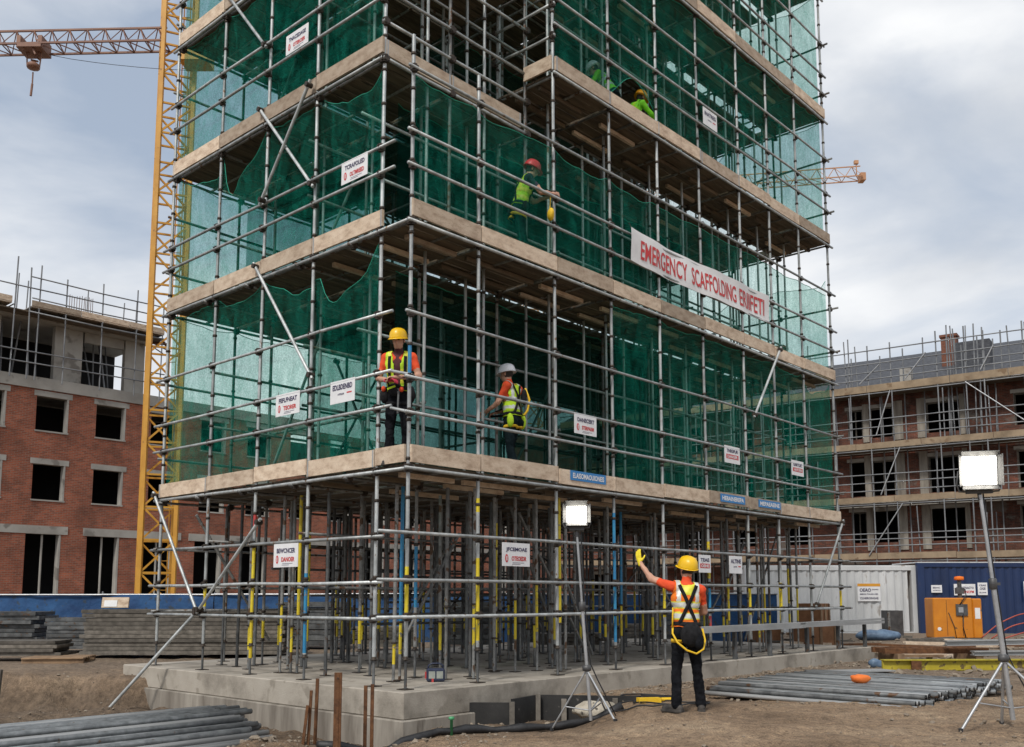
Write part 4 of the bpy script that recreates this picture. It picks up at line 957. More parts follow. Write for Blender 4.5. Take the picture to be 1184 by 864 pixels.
b = MB(); lattice_mast(b, (2, 92, 0), 1.8, 0, 46, .3, 2., .09, .05); b.build('mast', ['crane_far'], c2, pbase=p2)
b = MB(); jib(b, V((1, 92, 40.7)), (-1, .05, 0), 12, 1.2, 1.3, 1.7, .07, .04); b.box((-10, 92.5, 39.5), (2, 1.6, 2.2)); b.build('counter_jib', ['crane_far'], c2, pbase=p2)

# ------------------------------------------------------------------ site hoarding, containers, generator
hf = empty('site_hoarding', T(-8, 29, 0), 'long blue sheeted hoarding with pale top rail behind the board stacks', 'fence')
ph = V((-8, 29, 0))
def hoard_y(x): return 29 + .06*math.sin(x*1.3)
x = -26
while x < 7:
    e = x + 3.4; zt = 1.43 + random.uniform(-.02, .02)
    b = MB(); sd_ = random.random()*50
    b.grid(lambda u, v: V((x + 3.38*u, hoard_y(x + 3.38*u) + .07*noise.noise(V((u*5, v*2, sd_))), -.1 + (zt+.1)*v)), 22, 8); b.build('sheet', ['hoarding'], hf, pbase=ph)
    b = MB(); b.tube((x, hoard_y(x) + .06, -.2), (x, hoard_y(x) + .06, zt + random.uniform(.02,.1)), .03, 6); b.build('post', ['far_steel'], hf, pbase=ph)
    b = MB(); b.tube((x, hoard_y(x) - .03, zt), (e, hoard_y(e) - .03, zt), .03, 6); b.build('top_rail', ['alu'], hf, pbase=ph)
    x = e
def container(x0, y0, L, mat, label, H=2.6, rz=0.):
    e = empty('site_container', T(x0, y0, -.1, rz), label, 'container')
    b = MB(); pts = []; x = .12; k = 0
    while x < L - .2:
        for dx, dy in ((0,0),(.07,.035),(.15,.035),(.22,0)): pts.append((x+dx, dy))
        x += .30
    for (a, ya), (c, yc) in zip(pts, pts[1:]): b.quad((a,ya,.16), (c,yc,.16), (c,yc,H-.14), (a,ya,H-.14))
    b.quad((0.02,0.05,.1),(0.02,2.4,.1),(0.02,2.4,H-.1),(0.02,0.05,H-.1)); b.quad((L-.02,2.4,.1),(L-.02,.05,.1),(L-.02,.05,H-.1),(L-.02,2.4,H-.1))
    b.build('corrugated_side', [mat], e)
    for z in (.08, H-.07):
        b = MB(); b.b2(.121, L-.121, -.03, .09, z-.08, z+.07); b.build('side_rail', [mat], e)
    for x in (0, L):
        b = MB(); b.b2(x-.12, x+.12, -.04, .14, 0, H); b.build('corner_post', [mat], e)
    b = MB(); b.b2(-.1, L+.1, .0, 2.42, H, H+.04); b.build('roof', ['cont_white'], e)
    return e
ca = container(8.9, 36.2, 6.3, 'cont_white', 'white corrugated site container with an orange topped notice')
cb = container(15.32, 35.9, 6.1, 'cont_blue', 'dark blue corrugated site container behind the orange generator', 2.72)
def poster(parent_frame, x, z, w_, h_, rows, label, top=None):
    e = empty('notice_board', parent_frame @ Matrix.Translation((x, -.05, z)), label, 'sign')
    b = MB(); b.box((0,0,0), (w_, .012, h_)); b.build('plate', ['white'], e)
    if top: b = MB(); b.box((0, -.008, h_*.42), (w_, .006, h_*.16)); b.build('header', [top], e)
    for t, rw, rh, rx, rz_, mt in rows: lettering(e, t, w_*rw, h_*rh, (w_*rx, -.012, h_*rz_), mt, .03)
    return e
def fx(o): return o.matrix_world.copy()
CA = T(8.9, 36.2, -.1); CB = T(15.32, 35.9, -.1)
poster(CA, 4.55, 1.62, .86, .66, [('OEAO', .5, .2, -.16, .13, 'ink_dark'), ('EANRA', .28, .07, .28, .16, 'ink_dark'), ('MEOLTALEN ER', .8, .08, 0, -.1, 'ink_dark'), ('CLNEROINGAE', .8, .12, 0, -.33, 'ink_dark')], 'white notice with an orange top strip on the white container', 'sign_orange')
poster(CB, .55, 1.75, .40, .28, [('EEAC', .7, .2, 0, .15, 'ink_dark'), ('NOEALE', .7, .12, 0, -.2, 'ink_dark')], 'small pale notice on the blue container, left of the generator beacon')
poster(CB, 1.60, 1.72, .80, .42, [('ALTNCTNACTO', .84, .2, 0, .16, 'ink_dark'), ('OEATIPNOPM', .84, .24, 0, -.2, 'ink_red')], 'wide white notice with a red line on the blue container')
poster(CB, 2.27, 1.75, .36, .46, [('CEAE', .7, .14, 0, .28, 'ink_dark'), ('OGE', .6, .2, 0, .02, 'ink_dark'), ('ELCNE', .7, .1, 0, -.3, 'ink_dark')], 'narrow upright notice on the blue container, right of the wide one')
poster(CB, 3.98, 1.65, .34, .75, [('ALE', .7, .1, 0, .2, 'ink_dark')], 'tall white notice on the blue container at the right edge of the picture')
ge = empty('generator', T(14.45, 31.6, -.1, R(-7)), 'orange site generator with a grey control panel and red beacon', 'generator')
b = MB(); b.b2(-.72, .5, -.45, .45, .12, 1.42); o = b.build('cabinet', ['orange'], ge); o.modifiers.new('b', 'BEVEL').width = .03
b = MB(); b.b2(.512, .80, -.42, .42, .12, 1.40); o = b.build('end_cover', ['orange'], ge); o.modifiers.new('b', 'BEVEL').width = .03
b = MB(); b.b2(-.76, .82, -.46, .46, 0, .112); b.build('skid', ['rust'], ge)
b = MB(); b.b2(-.02, .34, -.50, -.452, .85, 1.22); pn = b.build('control_panel', ['lamp_body'], ge)
b = MB(); b.b2(.05, .2, -.512, -.503, .95, 1.12); b.build('gauge', ['alu'], ge)
b = MB(); b.b2(.58, .74, -.428, -.422, .75, 1.1); b.build('label_plate', ['white'], ge)
b = MB(); b.tube((.28, .0, 1.42), (.28, .0, 2.0), .07, 8); b.b2(.16, .4, -.1, .1, 1.55, 1.75); b.build('beacon_post', ['lamp_body'], ge)
b = MB(); b.lathe([(.14,0),(.16,.02),(.15,.11),(.02,.13)], (.28, 0, 2.0), 10); b.build('beacon', ['vest_orange'], ge)
b = MB()
for x in (-.3, .18): b.b2(x-.006, x+.006, -.4535, -.4505, .2, 1.35)
b.tube((-.55,-.45,.42), (-.55,-.462,.42), .06, 10, 1); b.build('door_seam', ['coupler', 'white'], ge)
b = MB(); b.path([(.1,-.5,1.2), (.3,-.52,1.5), (.35,-.3,1.7)], .018, 6); b.path([(.2,-.5,.9), (.15,-.55,.5), (.25,-.5,.1)], .015, 6); b.path([(-.25,-.47,.95), (-.1,-.5,.5), (-.05,-.5,.1)], .012, 6); b.build('cable', ['cable'], ge)
# ------------------------------------------------------------------ bundles and stacks: every tube and board is its own object
def tube_bundle(n_layers, widths, origin, d, side, L, r, mats, label, cat, group, zbase, jl=.25, sgap=2.08):
    """tubes of the bundle lie along d, side by side along `side`"""
    protos = []
    for mname in mats:
        for q in range(2):
            b = MB(); bend = random.uniform(-.012, .012)
            b.path([(L*(i/4-.5), bend*math.sin(math.pi*i/4), 0) for i in range(5)], r, 8)
            for e in (-L/2, L/2): b.lathe([(r*.99, -.002), (r*.62, -.001), (r*.6, .001), (r*.99, .002)], (e*1.0005, 0, 0), 8, 1, rot=Matrix.Rotation(R(90), 3, 'Y'))
            me = b.mesh('tube', [mname, 'dark']); protos.append(me)
    ang = math.atan2(d.y, d.x)
    for k in range(n_layers):
        for i in range(widths[k]):
            me = random.choice(protos)
            o = bpy.data.objects.new('scaffold_tube', me); col.objects.link(o)
            off = (i - widths[k]/2 + (.5 if k % 2 else 0))*r*sgap
            p = origin + side*off + d*random.uniform(-jl, jl)
            o.location = (p.x, p.y, zbase + r + k*r*1.78 + random.uniform(0, r*.25)); o.rotation_euler = (0, random.uniform(-.004, .004), ang + random.uniform(-.006, .006))
            tag(o, label, cat, group)
ad, bd = AV.copy(), BV.copy()
# left, in the excavation, ends towards the slab
tube_bundle(6, [27, 26, 24, 22, 17, 11], V((-3.62, 13.1, 0)) - ad*3.35 - bd*.15 - V((.2,-.05,0)), ad, bd, 6.4, .034, ['steel_stack', 'steel_stack', 'plank_alu'], 'long grey steel tube in the bundle lying in the excavation at the lower left', 'scaffold tube', 'steel tubes bundled in the excavation', -.47, .2)
for k, s_ in enumerate((-5.2, -3.2, -1.4)):
    p = V((-3.62, 13.1, 0)) + ad*(s_) ; b = MB(); b.box((p.x, p.y, -.505), (.12, 1.5, .1), Matrix.Rotation(AZ, 3, 'Z')); tag(b.build('bearer', ['pallet']), 'rough timber bearer under the bundle of steel tubes in the excavation', 'timber', 'bearers under the tube bundle')
# right, on the track
tube_bundle(3, [62, 60, 50], V((5.24, 14.5, -.01)), -bd, ad, 2.95, .032, ['steel_stack', 'plank_alu', 'steel_stack', 'steel_dark'], 'grey galvanised tube in the low wide stack right of the foreground worker', 'scaffold tube', 'tubes in the low stack on the track', -.06, .10, 2.02)
def board_stack(cx, cy, rz, L, W_, n, th, mat, label, group, jit=.06, z0=None, name='formwork_board', cat='board'):
    z = gz(cx, cy) + .10 if z0 is None else z0
    b = MB(); b.box((0,0,0), (L, W_, th*.62)); 
    for y in (-W_/2+.04, W_/2-.04): b.box((0, y, -th*.1), (L*.995, .075, th*.98))
    for x in (-L/2+.04, 0, L/2-.04): b.box((x, 0, -th*.12), (.07, W_*.99, th*.93))
    me = b.mesh(name, [mat])
    for k in range(n):
        o = bpy.data.objects.new(name, me); col.objects.link(o)
        o.location = (cx + random.uniform(-jit, jit), cy + random.uniform(-jit, jit)*.6, z + th/2 + k*th*1.1); o.rotation_euler = (0, 0, rz + random.uniform(-.012, .012)); tag(o, label, cat, group)
    return z + n*th*1.1
zt = board_stack(-7.35, 22.1, R(3), 4.4, 1.25, 11, .083, 'board_stack', 'grey framed panel in the tall stack behind the left end of the slab', 'panels in the tall stack')
b = MB(); b.box((-9.2, 22.3, zt + .13), (.62, .05, .24), Matrix.Rotation(R(-12), 3, 'X')); b.box((-9.3, 22.27, zt + .11), (.3, .02, .15), Matrix.Rotation(R(-12), 3, 'X'), 1); tag(b.build('ply_offcut', ['toe', 'white']), 'pale plywood offcut leaning on top of the tall panel stack', 'plywood')
board_stack(-10.75, 23.8, R(3), 1.0, 1.1, 8, .085, 'steel_dark', 'dark panel in the small stack left of the tall stack', 'panels in the small stack')
board_stack(-14.75, 26.0, R(2), 4.2, 1.2, 8, .1, 'steel_dark', 'dark frame in the stack in front of the blue hoarding at the left edge', 'frames stacked by the hoarding', .12)
board_stack(-12.1, 21.0, R(4), 4.6, .9, 4, .075, 'board_stack', 'long grey board in the low pile at the left edge', 'boards in the low pile', .1, name='long_board')
def pallet(x, y, rz, z, label, group=None):
    e = empty('timber_pallet', T(x, y, z, rz), label, 'pallet', group)
    for k in range(6): b = MB(); b.b2(-.6, .6, -.5 + k*.18, -.5 + k*.18 + .13, .10, .125); b.build('slat', ['pallet'], e)
    for y_ in (-.46, 0, .42): b = MB(); b.b2(-.6, .6, y_, y_+.09, 0, .098); b.build('bearer', ['pallet'], e)
pallet(-9.55, 20.4, R(10), gz(-9.55, 20.4) + .0, 'broken timber pallet on the earth in front of the tall panel stack')
for i, (x, y, l) in enumerate(((2.5, 28, 'timber pallet on the bare ground behind the tower, below the blue hoarding'), (10.2, 33.0, 'timber pallet lying before the white container'))): pallet(x, y, .3*i, gz(x, y), l)

# rusty stakes before the slab
for x, y, w_, t_, z1, lean, lab in ((-1.98, 11.05, .085, .03, .50, 0, 'widest rusty steel stake standing in front of the slab corner'), (-2.26, 11.2, .035, .035, .42, .01, 'tall thin rusty stake left of the widest one'), (-2.31, 11.05, .03, .03, .30, .02, 'middle rusty stake in the cluster left of the widest one'), (-2.37, 11.0, .03, .03, .14, .05, 'shortest rusty stake leaning at the left of the cluster'), (-1.74, 11.55, .04, .03, .31, .0, 'left one of two rusty stakes nearest the slab corner'), (-1.66, 11.55, .04, .03, .325, .0, 'right one of two rusty stakes nearest the slab corner')):
    z0 = gz(x, y) - .25
    b = MB(); b.box((x + lean*.5, y, (z0+z1)/2), (w_, t_, z1-z0), Matrix.Rotation(lean*2, 3, 'Y'))
    if w_ > .06: b.box((x, y - t_/2 - .002, (z0+z1)/2), (w_*.35, .008, z1-z0-.004)); b.tube((x, y-.03, z1-.06), (x, y-.02, z1-.06), .009, 6, 1)
    tag(b.build('steel_stake', ['rust', 'coupler']), lab, 'stake')
b = MB(); b.box((-7.55, 14.2, -.2), (.09, .06, 1.0), Matrix.Rotation(.06, 3, 'Y')); tag(b.build('timber_post', ['board_stack']), 'dark weathered timber post at the left edge above the excavation', 'post')
b = MB(); b.lathe([(.018,0),(.018,.2),(.036,.205),(.036,.235),(.018,.24)], (-.74, 11.92, gz(-.74, 11.92) - .02), 10); tag(b.build('marker_peg', ['green']), 'small green peg beside the black hose', 'peg')

# black formwork box in the trench by the slab
fb = empty('formwork_box', T(.2, 13.2, -.5, 0), 'black boarded trench box beside the slab corner', 'formwork')
pf = V((.2, 13.2, -.5))
def panel(p, q, zt, name='side_board', mat='black_board', th=.04, zb=-.55):
    b = MB(); p, q = V((*p, 0)), V((*q, 0)); d = q-p; c = (p+q)/2
    b.box((c.x, c.y, (zt+zb)/2), (d.length, th, zt-zb), Matrix.Rotation(math.atan2(d.y, d.x), 3, 'Z')); b.build(name, [mat], fb, pbase=pf)
panel((-.86, 13.02), (-.02, 12.98), -.045); panel((.0, 13.0), (.38, 13.62), .0); panel((.40, 13.62), (1.72, 13.42), -.005); 
for p, z in (((.0, 12.95), -.03), ((.36, 13.55), .02), ((.72, 13.52), -.05), ((1.42, 13.42), -.03)):
    b = MB(); b.b2(p[0]-.035, p[0]+.035, p[1]-.05, p[1]+.0, -.5, z); b.build('soldier', ['board_stack'], fb, pbase=pf)
hz = [(-2.2, 11.2), (-1.5, 11.62), (-.9, 12.0), (-.4, 12.3), (.1, 12.4), (.6, 12.6), (1.1, 12.75), (1.6, 12.8)]
b = MB(); pts = []
for i in range(len(hz)-1):
    for f in (0, .33, .66): x = hz[i][0] + (hz[i+1][0]-hz[i][0])*f; y = hz[i][1] + (hz[i+1][1]-hz[i][1])*f; pts.append((x, y - .14, gz(x, y-.14) + .045 + .012*math.sin(x*9)))
b.path(pts, [.05 + .012*math.sin(i*1.7) for i in range(len(pts))], 10); tag(b.build('drain_hose', ['rubber']), 'thick black flexible hose snaking past the trench box', 'hose')
b = MB(); b.ellipsoid((1.15, 13.0, gz(1.15,13.) + .08), (.34, .2, .13), None, 18); 
for v in b.v: v += V((1,1,1))*.05*noise.noise(v*7)
tag(b.build('sandbag', ['bag']), 'dirty pale sack weighting the tripod of the nearer floodlight', 'sack')
b = MB(); b.box((1.78, 12.65, gz(1.78,12.65)+.035), (.3, .12, .06), Matrix.Rotation(.2, 3, 'Z')); b.tube((1.95,12.7,gz(1.95,12.7)+.04), (2.1,12.72,gz(2.1,12.7)+.04), .025, 8); tag(b.build('hand_tool', ['strap_y']), 'small yellow tool lying among the cables by the nearer floodlight', 'tool')
def cable(name, pts, r, mat, label, cat='cable', lift=.012):
    P = []
    for i in range(len(pts)-1):
        p0, p1, p2, p3 = (V((*pts[max(i-1,0)], 0)), V((*pts[i], 0)), V((*pts[i+1], 0)), V((*pts[min(i+2, len(pts)-1)], 0)))
        for k in range(6):
            t = k/6; q = .5*((2*p1) + (p2-p0)*t + (2*p0-5*p1+4*p2-p3)*t*t + (3*p1-p0-3*p2+p3)*t**3)
            P.append((q.x, q.y, gz(q.x, q.y) + lift + .01))
    b = MB(); b.path(P, r, 6); return tag(b.build(name, [mat]), label, cat)
cable('power_cable', [(1.35,13.2),(1.7,13.0),(2.1,12.6),(2.5,12.4),(2.35,12.2),(1.9,12.3),(1.6,12.7),(1.75,13.1),(2.2,13.0),(2.0,12.1),(1.5,12.2),(1.3,12.35)], .011, 'cable', 'tangled black power cable around the foot of the nearer floodlight')
cable('power_cable', [(1.9,14.3),(2.2,14.05),(1.75,14.0),(1.6,14.25),(1.95,14.45),(2.35,14.2),(2.15,13.9),(1.5,13.7)], .010, 'cable', 'coil of black cable on the earth left of the foreground worker')
cable('power_cable', [(3.9,15.6),(4.2,15.3),(4.15,15.0),(4.5,15.1),(4.9,15.5)], .009, 'cable', 'thin black cable running from the slab edge right of the foreground worker')

# plank bench on the slab, site radio, small things
bn = empty('plank_bench', FR @ Matrix.Translation((10.6,-.16,SZ)), 'long grey plank resting on short posts along the right side of the slab', 'bench')
pbn = V((10.6,-.16,SZ))
b = MB(); b.box((8.6, -.17, .79), (4.9, .2, .05), Matrix.Rotation(.0, 3, 'Y')); b.b2(6.15, 11.05, -.271, -.25, .70, .764); b.build('plank', ['plank_alu'], bn, pbase=pbn)
b = MB(); b.box((13.1, -.17, .80), (4.6, .2, .05), Matrix.Rotation(-.006, 3, 'Y')); b.b2(10.9, 15.4, -.273, -.252, .71, .774); b.build('plank', ['plank_alu'], bn, pbase=pbn)
for s in (6.9, 8.2, 9.6, 11.3, 12.9, 14.4):
    b = MB(); b.b2(s-.04, s+.04, -.2, -.13, SZ, .69 if s < 11 else .70); b.build('leg', ['steel_dark'], bn, pbase=pbn)
rd = FR @ Matrix.Translation((1.05, .55, SZ)) @ Matrix.Rotation(R(-40), 4, 'Z')
re_ = empty('site_radio', rd, 'small navy site radio with a carrying handle standing on the slab', 'radio')
b = MB(); b.b2(-.13, .13, -.06, .06, 0, .19); o = b.build('body', ['case_navy'], re_); o.modifiers.new('b', 'BEVEL').width = .025
b = MB(); b.b2(-.1, -.01, -.064, -.061, .05, .15); b.b2(.01, .1, -.064, -.061, .05, .15); b.build('speaker', ['case_face'], re_)
b = MB(); b.path([(-.11,0,.17),(-.1,0,.23),(-.05,0,.255),(.05,0,.255),(.1,0,.23),(.11,0,.17)], .012, 6); b.build('handle', ['case_navy'], re_)
b = MB(); b.b2(-.15, -.131, -.03, .03, .05, .14); b.b2(-.06, -.03, -.066, -.062, .0, .05); b.build('knob', ['red'], re_)

# clutter before the containers
def ibeam(name, p, q, h, w_, mat, label, cat='beam', zr=None):
    p = V(p); q = V(q); d = (q-p).normalized(); rot = Matrix((d, V((-d.y, d.x, 0)), V((0,0,1)))).transposed(); L = (q-p).length; c = (p+q)/2
    b = MB(); b.box(c + V((0,0,h/2)), (L, w_*.25, h-.02), rot); b.box(c + V((0,0,.012)), (L, w_, .022), rot); b.box(c + V((0,0,h-.012)), (L, w_, .022), rot)
    return tag(b.build(name, [mat]), label, cat)
z_ = gz(9, 20)
ibeam('steel_beam', (7.55, 19.75, z_), (10.9, 19.9, z_), .22, .2, 'beam_yellow', 'yellow painted steel beam lying on the ground before the generator')
b = MB(); b.b2(8.12, 8.32, 19.66, 19.70, z_ + .02, z_ + .19); tag(b.build('beam_patch', ['rust']), 'dark patch plate strapped on the yellow steel beam', 'plate')
ibeam('steel_channel', (9.6, 21.4, gz(10,21.4) + .42), (13.8, 21.5, gz(12,21.4) + .46), .12, .2, 'plank_alu', 'upper grey steel channel on the scrap pile left of the farther floodlight')
ibeam('steel_channel', (10.0, 21.0, gz(10,21) + .24), (13.8, 21.1, gz(12,21) + .24), .1, .2, 'plank_alu', 'lower grey steel channel on the scrap pile, under the upper one')
fr = empty('rusty_frame', T(9.6, 22.0, gz(9.6,22), .06), 'rusty red steel frame lying on timber before the orange generator', 'frame')
for y in (-.3, .3): b = MB(); b.b2(-1.3, 1.1, y-.05, y+.05, .22, .34); b.build('side_bar', ['rust'], fr)
for x in (-1.2, -.4, .4, 1.0): b = MB(); b.b2(x-.05, x+.05, -.25, .25, .23, .33); b.build('cross_bar', ['rust'], fr)
for x in (-1.0, .8): b = MB(); b.b2(x-.08, x+.08, -.5, .5, 0, .218); b.build('bearer', ['pallet'], fr)
rc = random.Random(5)
for k in range(46):
    x, y = rc.uniform(7.4, 16.5), rc.uniform(22.5, 31.0); L_ = rc.uniform(.8, 2.6); a_ = rc.uniform(-.35, .35); z0 = gz(x, y) + .05 + rc.random()*.08
    b = MB(); b.box((x, y, z0), (L_, rc.uniform(.08, .22), rc.uniform(.04, .09)), Matrix.Rotation(a_, 3, 'Z') @ Matrix.Rotation(rc.uniform(-.05,.05), 3, 'Y'))
    tag(b.build('timber_offcut', [rc.choice(['pallet', 'board_stack', 'toe', 'rust'])]), 'loose offcut of timber strewn over the ground before the containers', 'timber', 'offcuts before the containers')
def hose(pts, label):
    b = MB(); P = []
    for i in range(len(pts)-1):
        for k in range(6):
            f = k/6; P.append(V(pts[i]).lerp(V(pts[i+1]), f))
    for _ in range(4): P = [P[0]] + [(P[i-1] + P[i]*2 + P[i+1])/4 for i in range(1, len(P)-1)] + [P[-1]]
    b.path(P, .022, 6); tag(b.build('air_hose', ['hose_red']), label, 'hose')
g0 = gz(16, 30)
hose([(14.9,30.6,g0+.05),(15.4,30.5,g0+.5),(16.2,30.5,g0+.85),(17.2,30.4,g0+.75),(18.0,30.3,g0+.3),(18.6,30.2,g0+.03)], 'highest looping red hose before the blue container')
hose([(15.0,30.2,g0+.03),(15.6,30.1,g0+.45),(16.5,30.1,g0+.62),(17.4,30.0,g0+.5),(17.9,29.9,g0+.03)], 'middle looping red hose before the blue container')
hose([(15.1,29.8,g0+.03),(16.0,29.7,g0+.32),(16.9,29.7,g0+.3),(17.8,29.6,g0+.2),(19,29.4,g0+.03)], 'lowest red hose trailing before the blue container')
b = MB(); b.b2(12.7, 13.25, 32.6, 33.1, gz(13,32.8), gz(13,32.8) + .9); b.b2(12.72, 12.8, 32.57, 32.599, gz(13,32.8)+.05, gz(13,32.8)+.85, 1); tag(b.build('waste_bin', ['lamp_body', 'steel_inner']), 'dark grey bin between the white container and the generator', 'bin')
def lump(name, c, r, mat, label, cat, amp=.06, f=5):
    b = MB(); b.ellipsoid(c, r, None, 20)
    for v in b.v: v += (v - V(c)).normalized()*amp*noise.noise(v*f)
    tag(b.build(name, [mat]), label, cat)
lump('plastic_sheet', (11.6, 30.5, gz(11.6,30.5)+.13), (.75, .4, .2), 'plastic_blue', 'crumpled blue plastic sheet on the ground before the white container', 'sheeting', .12, 3)
lump('plastic_sheet', (7.75, 20.6, gz(7.75,20.6)+.07), (.17, .12, .1), 'plastic_blue', 'small blue plastic bag on the ground left of the yellow beam', 'bag', .05, 8)
lump('plastic_sheet', (16.1, 29.2, gz(16,29.2)+.25), (.4, .3, .35), 'plastic_blue', 'pale blue plastic bundle among the red hoses', 'bag', .15, 4)
lump('orange_cloth', (5.02, 14.0, .19), (.16, .07, .06), 'glove_o', 'crumpled orange cloth left on top of the low tube stack', 'cloth', .045, 11)
b = MB(); b.box((6.7, 18.9, gz(6.7,18.9)+.04), (1.5, .5, .02), Matrix.Rotation(.25, 3, 'Z')); tag(b.build('steel_sheet', ['plank_alu']), 'thin grey sheet lying flat on the ground at the end of the slab', 'sheet')
for x, y, z, w_, lab in ((8.6, 27.4, 0, 1.0, 'lower brown plywood crate beyond the right end of the slab'), (7.4, 28.2, 0, .8, 'left brown plywood crate beyond the right end of the slab'), (8.6, 27.45, .62, .6, 'upper brown plywood crate stacked beyond the right end of the slab')):
    z0 = gz(x, y) + z; e = empty('plywood_crate', T(x, y, z0, .2 + z), lab, 'crate')
    b = MB(); b.b2(-w_/2, w_/2, -.35, .35, .05, .6); b.build('box', ['brown_ply'], e)
    for xx in (-w_/2+.05, 0, w_/2-.05): b = MB(); b.b2(xx-.04, xx+.04, -.375, -.352, .0, .58); b.build('batten', ['pallet'], e)
b = MB(); b.b2(16.9, 18.6, 25.0, 25.6, gz(17.5,25), gz(17.5,25)+1.0, 0); b.b2(16.95, 18.55, 24.96, 24.998, gz(17.5,25)+.95, gz(17.5,25)+1.05, 1); b.b2(17.1, 17.7, 25.1, 25.5, gz(17.5,25)+1.06, gz(17.5,25)+1.4, 2); tag(b.build('mesh_basket', ['board_stack', 'alu', 'pallet']), 'grey storage basket with a box on top at the right edge', 'basket')
for k, (x, y) in enumerate(((1.5,24.5),(-3.2,24.6),(3.6,28.2))):
    board_stack(x, y, .1*k, 1.6, 1.0, 5, .09, 'board_stack', ['grey panel in the short stack behind the middle of the tower', 'grey panel in the short stack behind the left part of the tower', 'grey panel in the farthest short stack behind the tower'][k], ['stack behind the tower middle', 'stack behind the tower left', 'farthest stack behind the tower'][k])
for k, (x, y) in enumerate(((-5.2,25.6),(-1.2,26.2),(.9,26.8),(5.0,29.4))):
    lab = ['leftmost dark stack before the hoarding behind the tower', 'second dark stack from the left before the hoarding behind the tower', 'third dark stack from the left before the hoarding behind the tower', 'rightmost dark stack behind the tower'][k]
    board_stack(x, y, .1*k-.1, 1.7, 1.0, 8, .13, 'steel_dark', 'dark panel in the ' + lab, lab)

# ------------------------------------------------------------------ floodlights on tripods
def floodlight(x, y, z0, hub, top, lean, feet, yaw, pitch, hw, hh, label, power, thick=.027):
    e = empty('floodlight', T(x, y, z0), label, 'floodlight')
    p0 = V((x, y, z0)); H = V((x + lean[0]*hub, y + lean[1]*hub, z0 + hub)); Tp = V((x + lean[0]*top, y + lean[1]*top, z0 + top))
    foot = V((x, y, z0 + .08))
    for fx_, fy_ in feet:
        q = V((fx_, fy_, gz(fx_, fy_) + .01)); b = MB(); b.tube(H + V((0,0,-.02)), q, thick*.58, 8); b.tube(q + V((0,0,-.012)), q + V((0,0,.03)), .024, 8, 1)
        m = H.lerp(q, .62); b.tube(m, foot + V((0,0,.12)), .009, 6); b.build('leg', ['alu', 'rubber'], e, pbase=p0)
    b = MB(); b.tube(foot, H.lerp(Tp, .45), thick, 10); b.build('lower_mast', ['alu'], e, pbase=p0)
    b = MB(); b.tube(H.lerp(Tp, .42), Tp, thick*.72, 10); b.build('upper_mast', ['alu'], e, pbase=p0)
    b = MB(); b.lathe([(.03,-.04),(.055,-.03),(.055,.03),(.03,.04)], H, 10); b.build('collar', ['lamp_body'], e, pbase=p0)
    b = MB(); b.lathe([(.028,-.06),(.042,-.05),(.042,.05),(.028,.06)], H.lerp(Tp, .45), 10); b.box(H.lerp(Tp, .45) + V((.05,0,0)), (.05,.03,.03)); b.build('collar', ['lamp_body'], e, pbase=p0)
    c = Tp + V((0, 0, .11 + hh*.5)); rot = Matrix.Rotation(yaw, 3, 'Z') @ Matrix.Rotation(pitch, 3, 'X')
    def L(p): return c + rot @ V(p)
    b = MB(); b.path([L((hw/2+.03, .03, 0)), L((hw/2+.05, .03, -hh*.45)), L((hw/2+.03, .03, -hh*.72)), L((0, .03, -hh*.76)), L((-hw/2-.03, .03, -hh*.72)), L((-hw/2-.05, .03, -hh*.45)), L((-hw/2-.03, .03, 0))], .011, 6)
    b.tube(Tp + V((0,0,-.06)), L((0,.03,-hh*.74)), .022, 8); b.build('yoke', ['lamp_body'], e, pbase=p0)
    b = MB(); f = .025
    b.box(L((0, .05, 0)), (hw+.03, .07, hh+.03), rot)
    for k in range(7): b.box(L((-hw/2 + hw*(k+.5)/7, .10, 0)), (.012, .05, hh*.86), rot)
    for sx in (-1, 1): b.box(L((sx*(hw/2+.012), -.01, 0)), (.02, .062, hh+.045), rot); b.box(L((0, -.01, sx*(hh/2+.012))), (hw+.003, .062, .02), rot)
    b.box(L((0, .02, -hh/2-.06)), (hw*.75, .1, .07), rot); b.build('housing', ['lamp_body'], e, pbase=p0)
    for sx, sz in ((1,0), (-1,0), (0,1), (0,-1)):
        b = MB(); a1 = hw/2 if sx else hh/2; w2 = (hh if sx else hw)/2
        P = [(a1+.004, -.035, -w2), (a1+.004, -.035, w2), (a1+.05, -.115, w2*1.12), (a1+.05, -.115, -w2*1.12)]
        q = [L((p[0]*sx, p[1], p[2])) if sx else L((p[2], p[1], p[0]*sz)) for p in P]
        nn = (q[1]-q[0]).cross(q[3]-q[0]).normalized()*.004
        b._add(q + [p + nn for p in q], [(0,1,2,3), (7,6,5,4), (0,4,5,1), (1,5,6,2), (2,6,7,3), (3,7,4,0)]); b.build('barn_door', ['lamp_body'], e, pbase=p0)
    b = MB(); b.box(L((0, -.005, 0)), (hw-.003, .016, hh-.003), rot); b.build('lamp_panel', ['lamp_glass'], e, pbase=p0)
    li = bpy.data.lights.new('floodlight_beam', 'SPOT'); li.energy = power; li.spot_size = R(120); li.spot_blend = .8; li.shadow_soft_size = .12; li.color = (1, .95, .86)
    lo = bpy.data.objects.new('floodlight_beam', li); col.objects.link(lo); lo.parent = e; d = rot @ V((0,-1,0)); lo.matrix_local = Matrix.Translation(c + d*.06 - p0) @ (-d).to_track_quat('Z', 'Y').to_matrix().to_4x4()
    b = MB(); b.path([L((.05, .1, -hh*.4)), Tp + V((.06,.05,-.02)), Tp.lerp(H, .3) + V((.035,.02,0)), Tp.lerp(H, .7) + V((.04,.0,0)), H + V((.05,.02,.05)), H + V((.14,.02,-.15)), V((x+.3, y-.1, gz(x+.3,y-.1)+.02))], .008, 6); b.build('cable', ['cable'], e, pbase=p0)
    return e
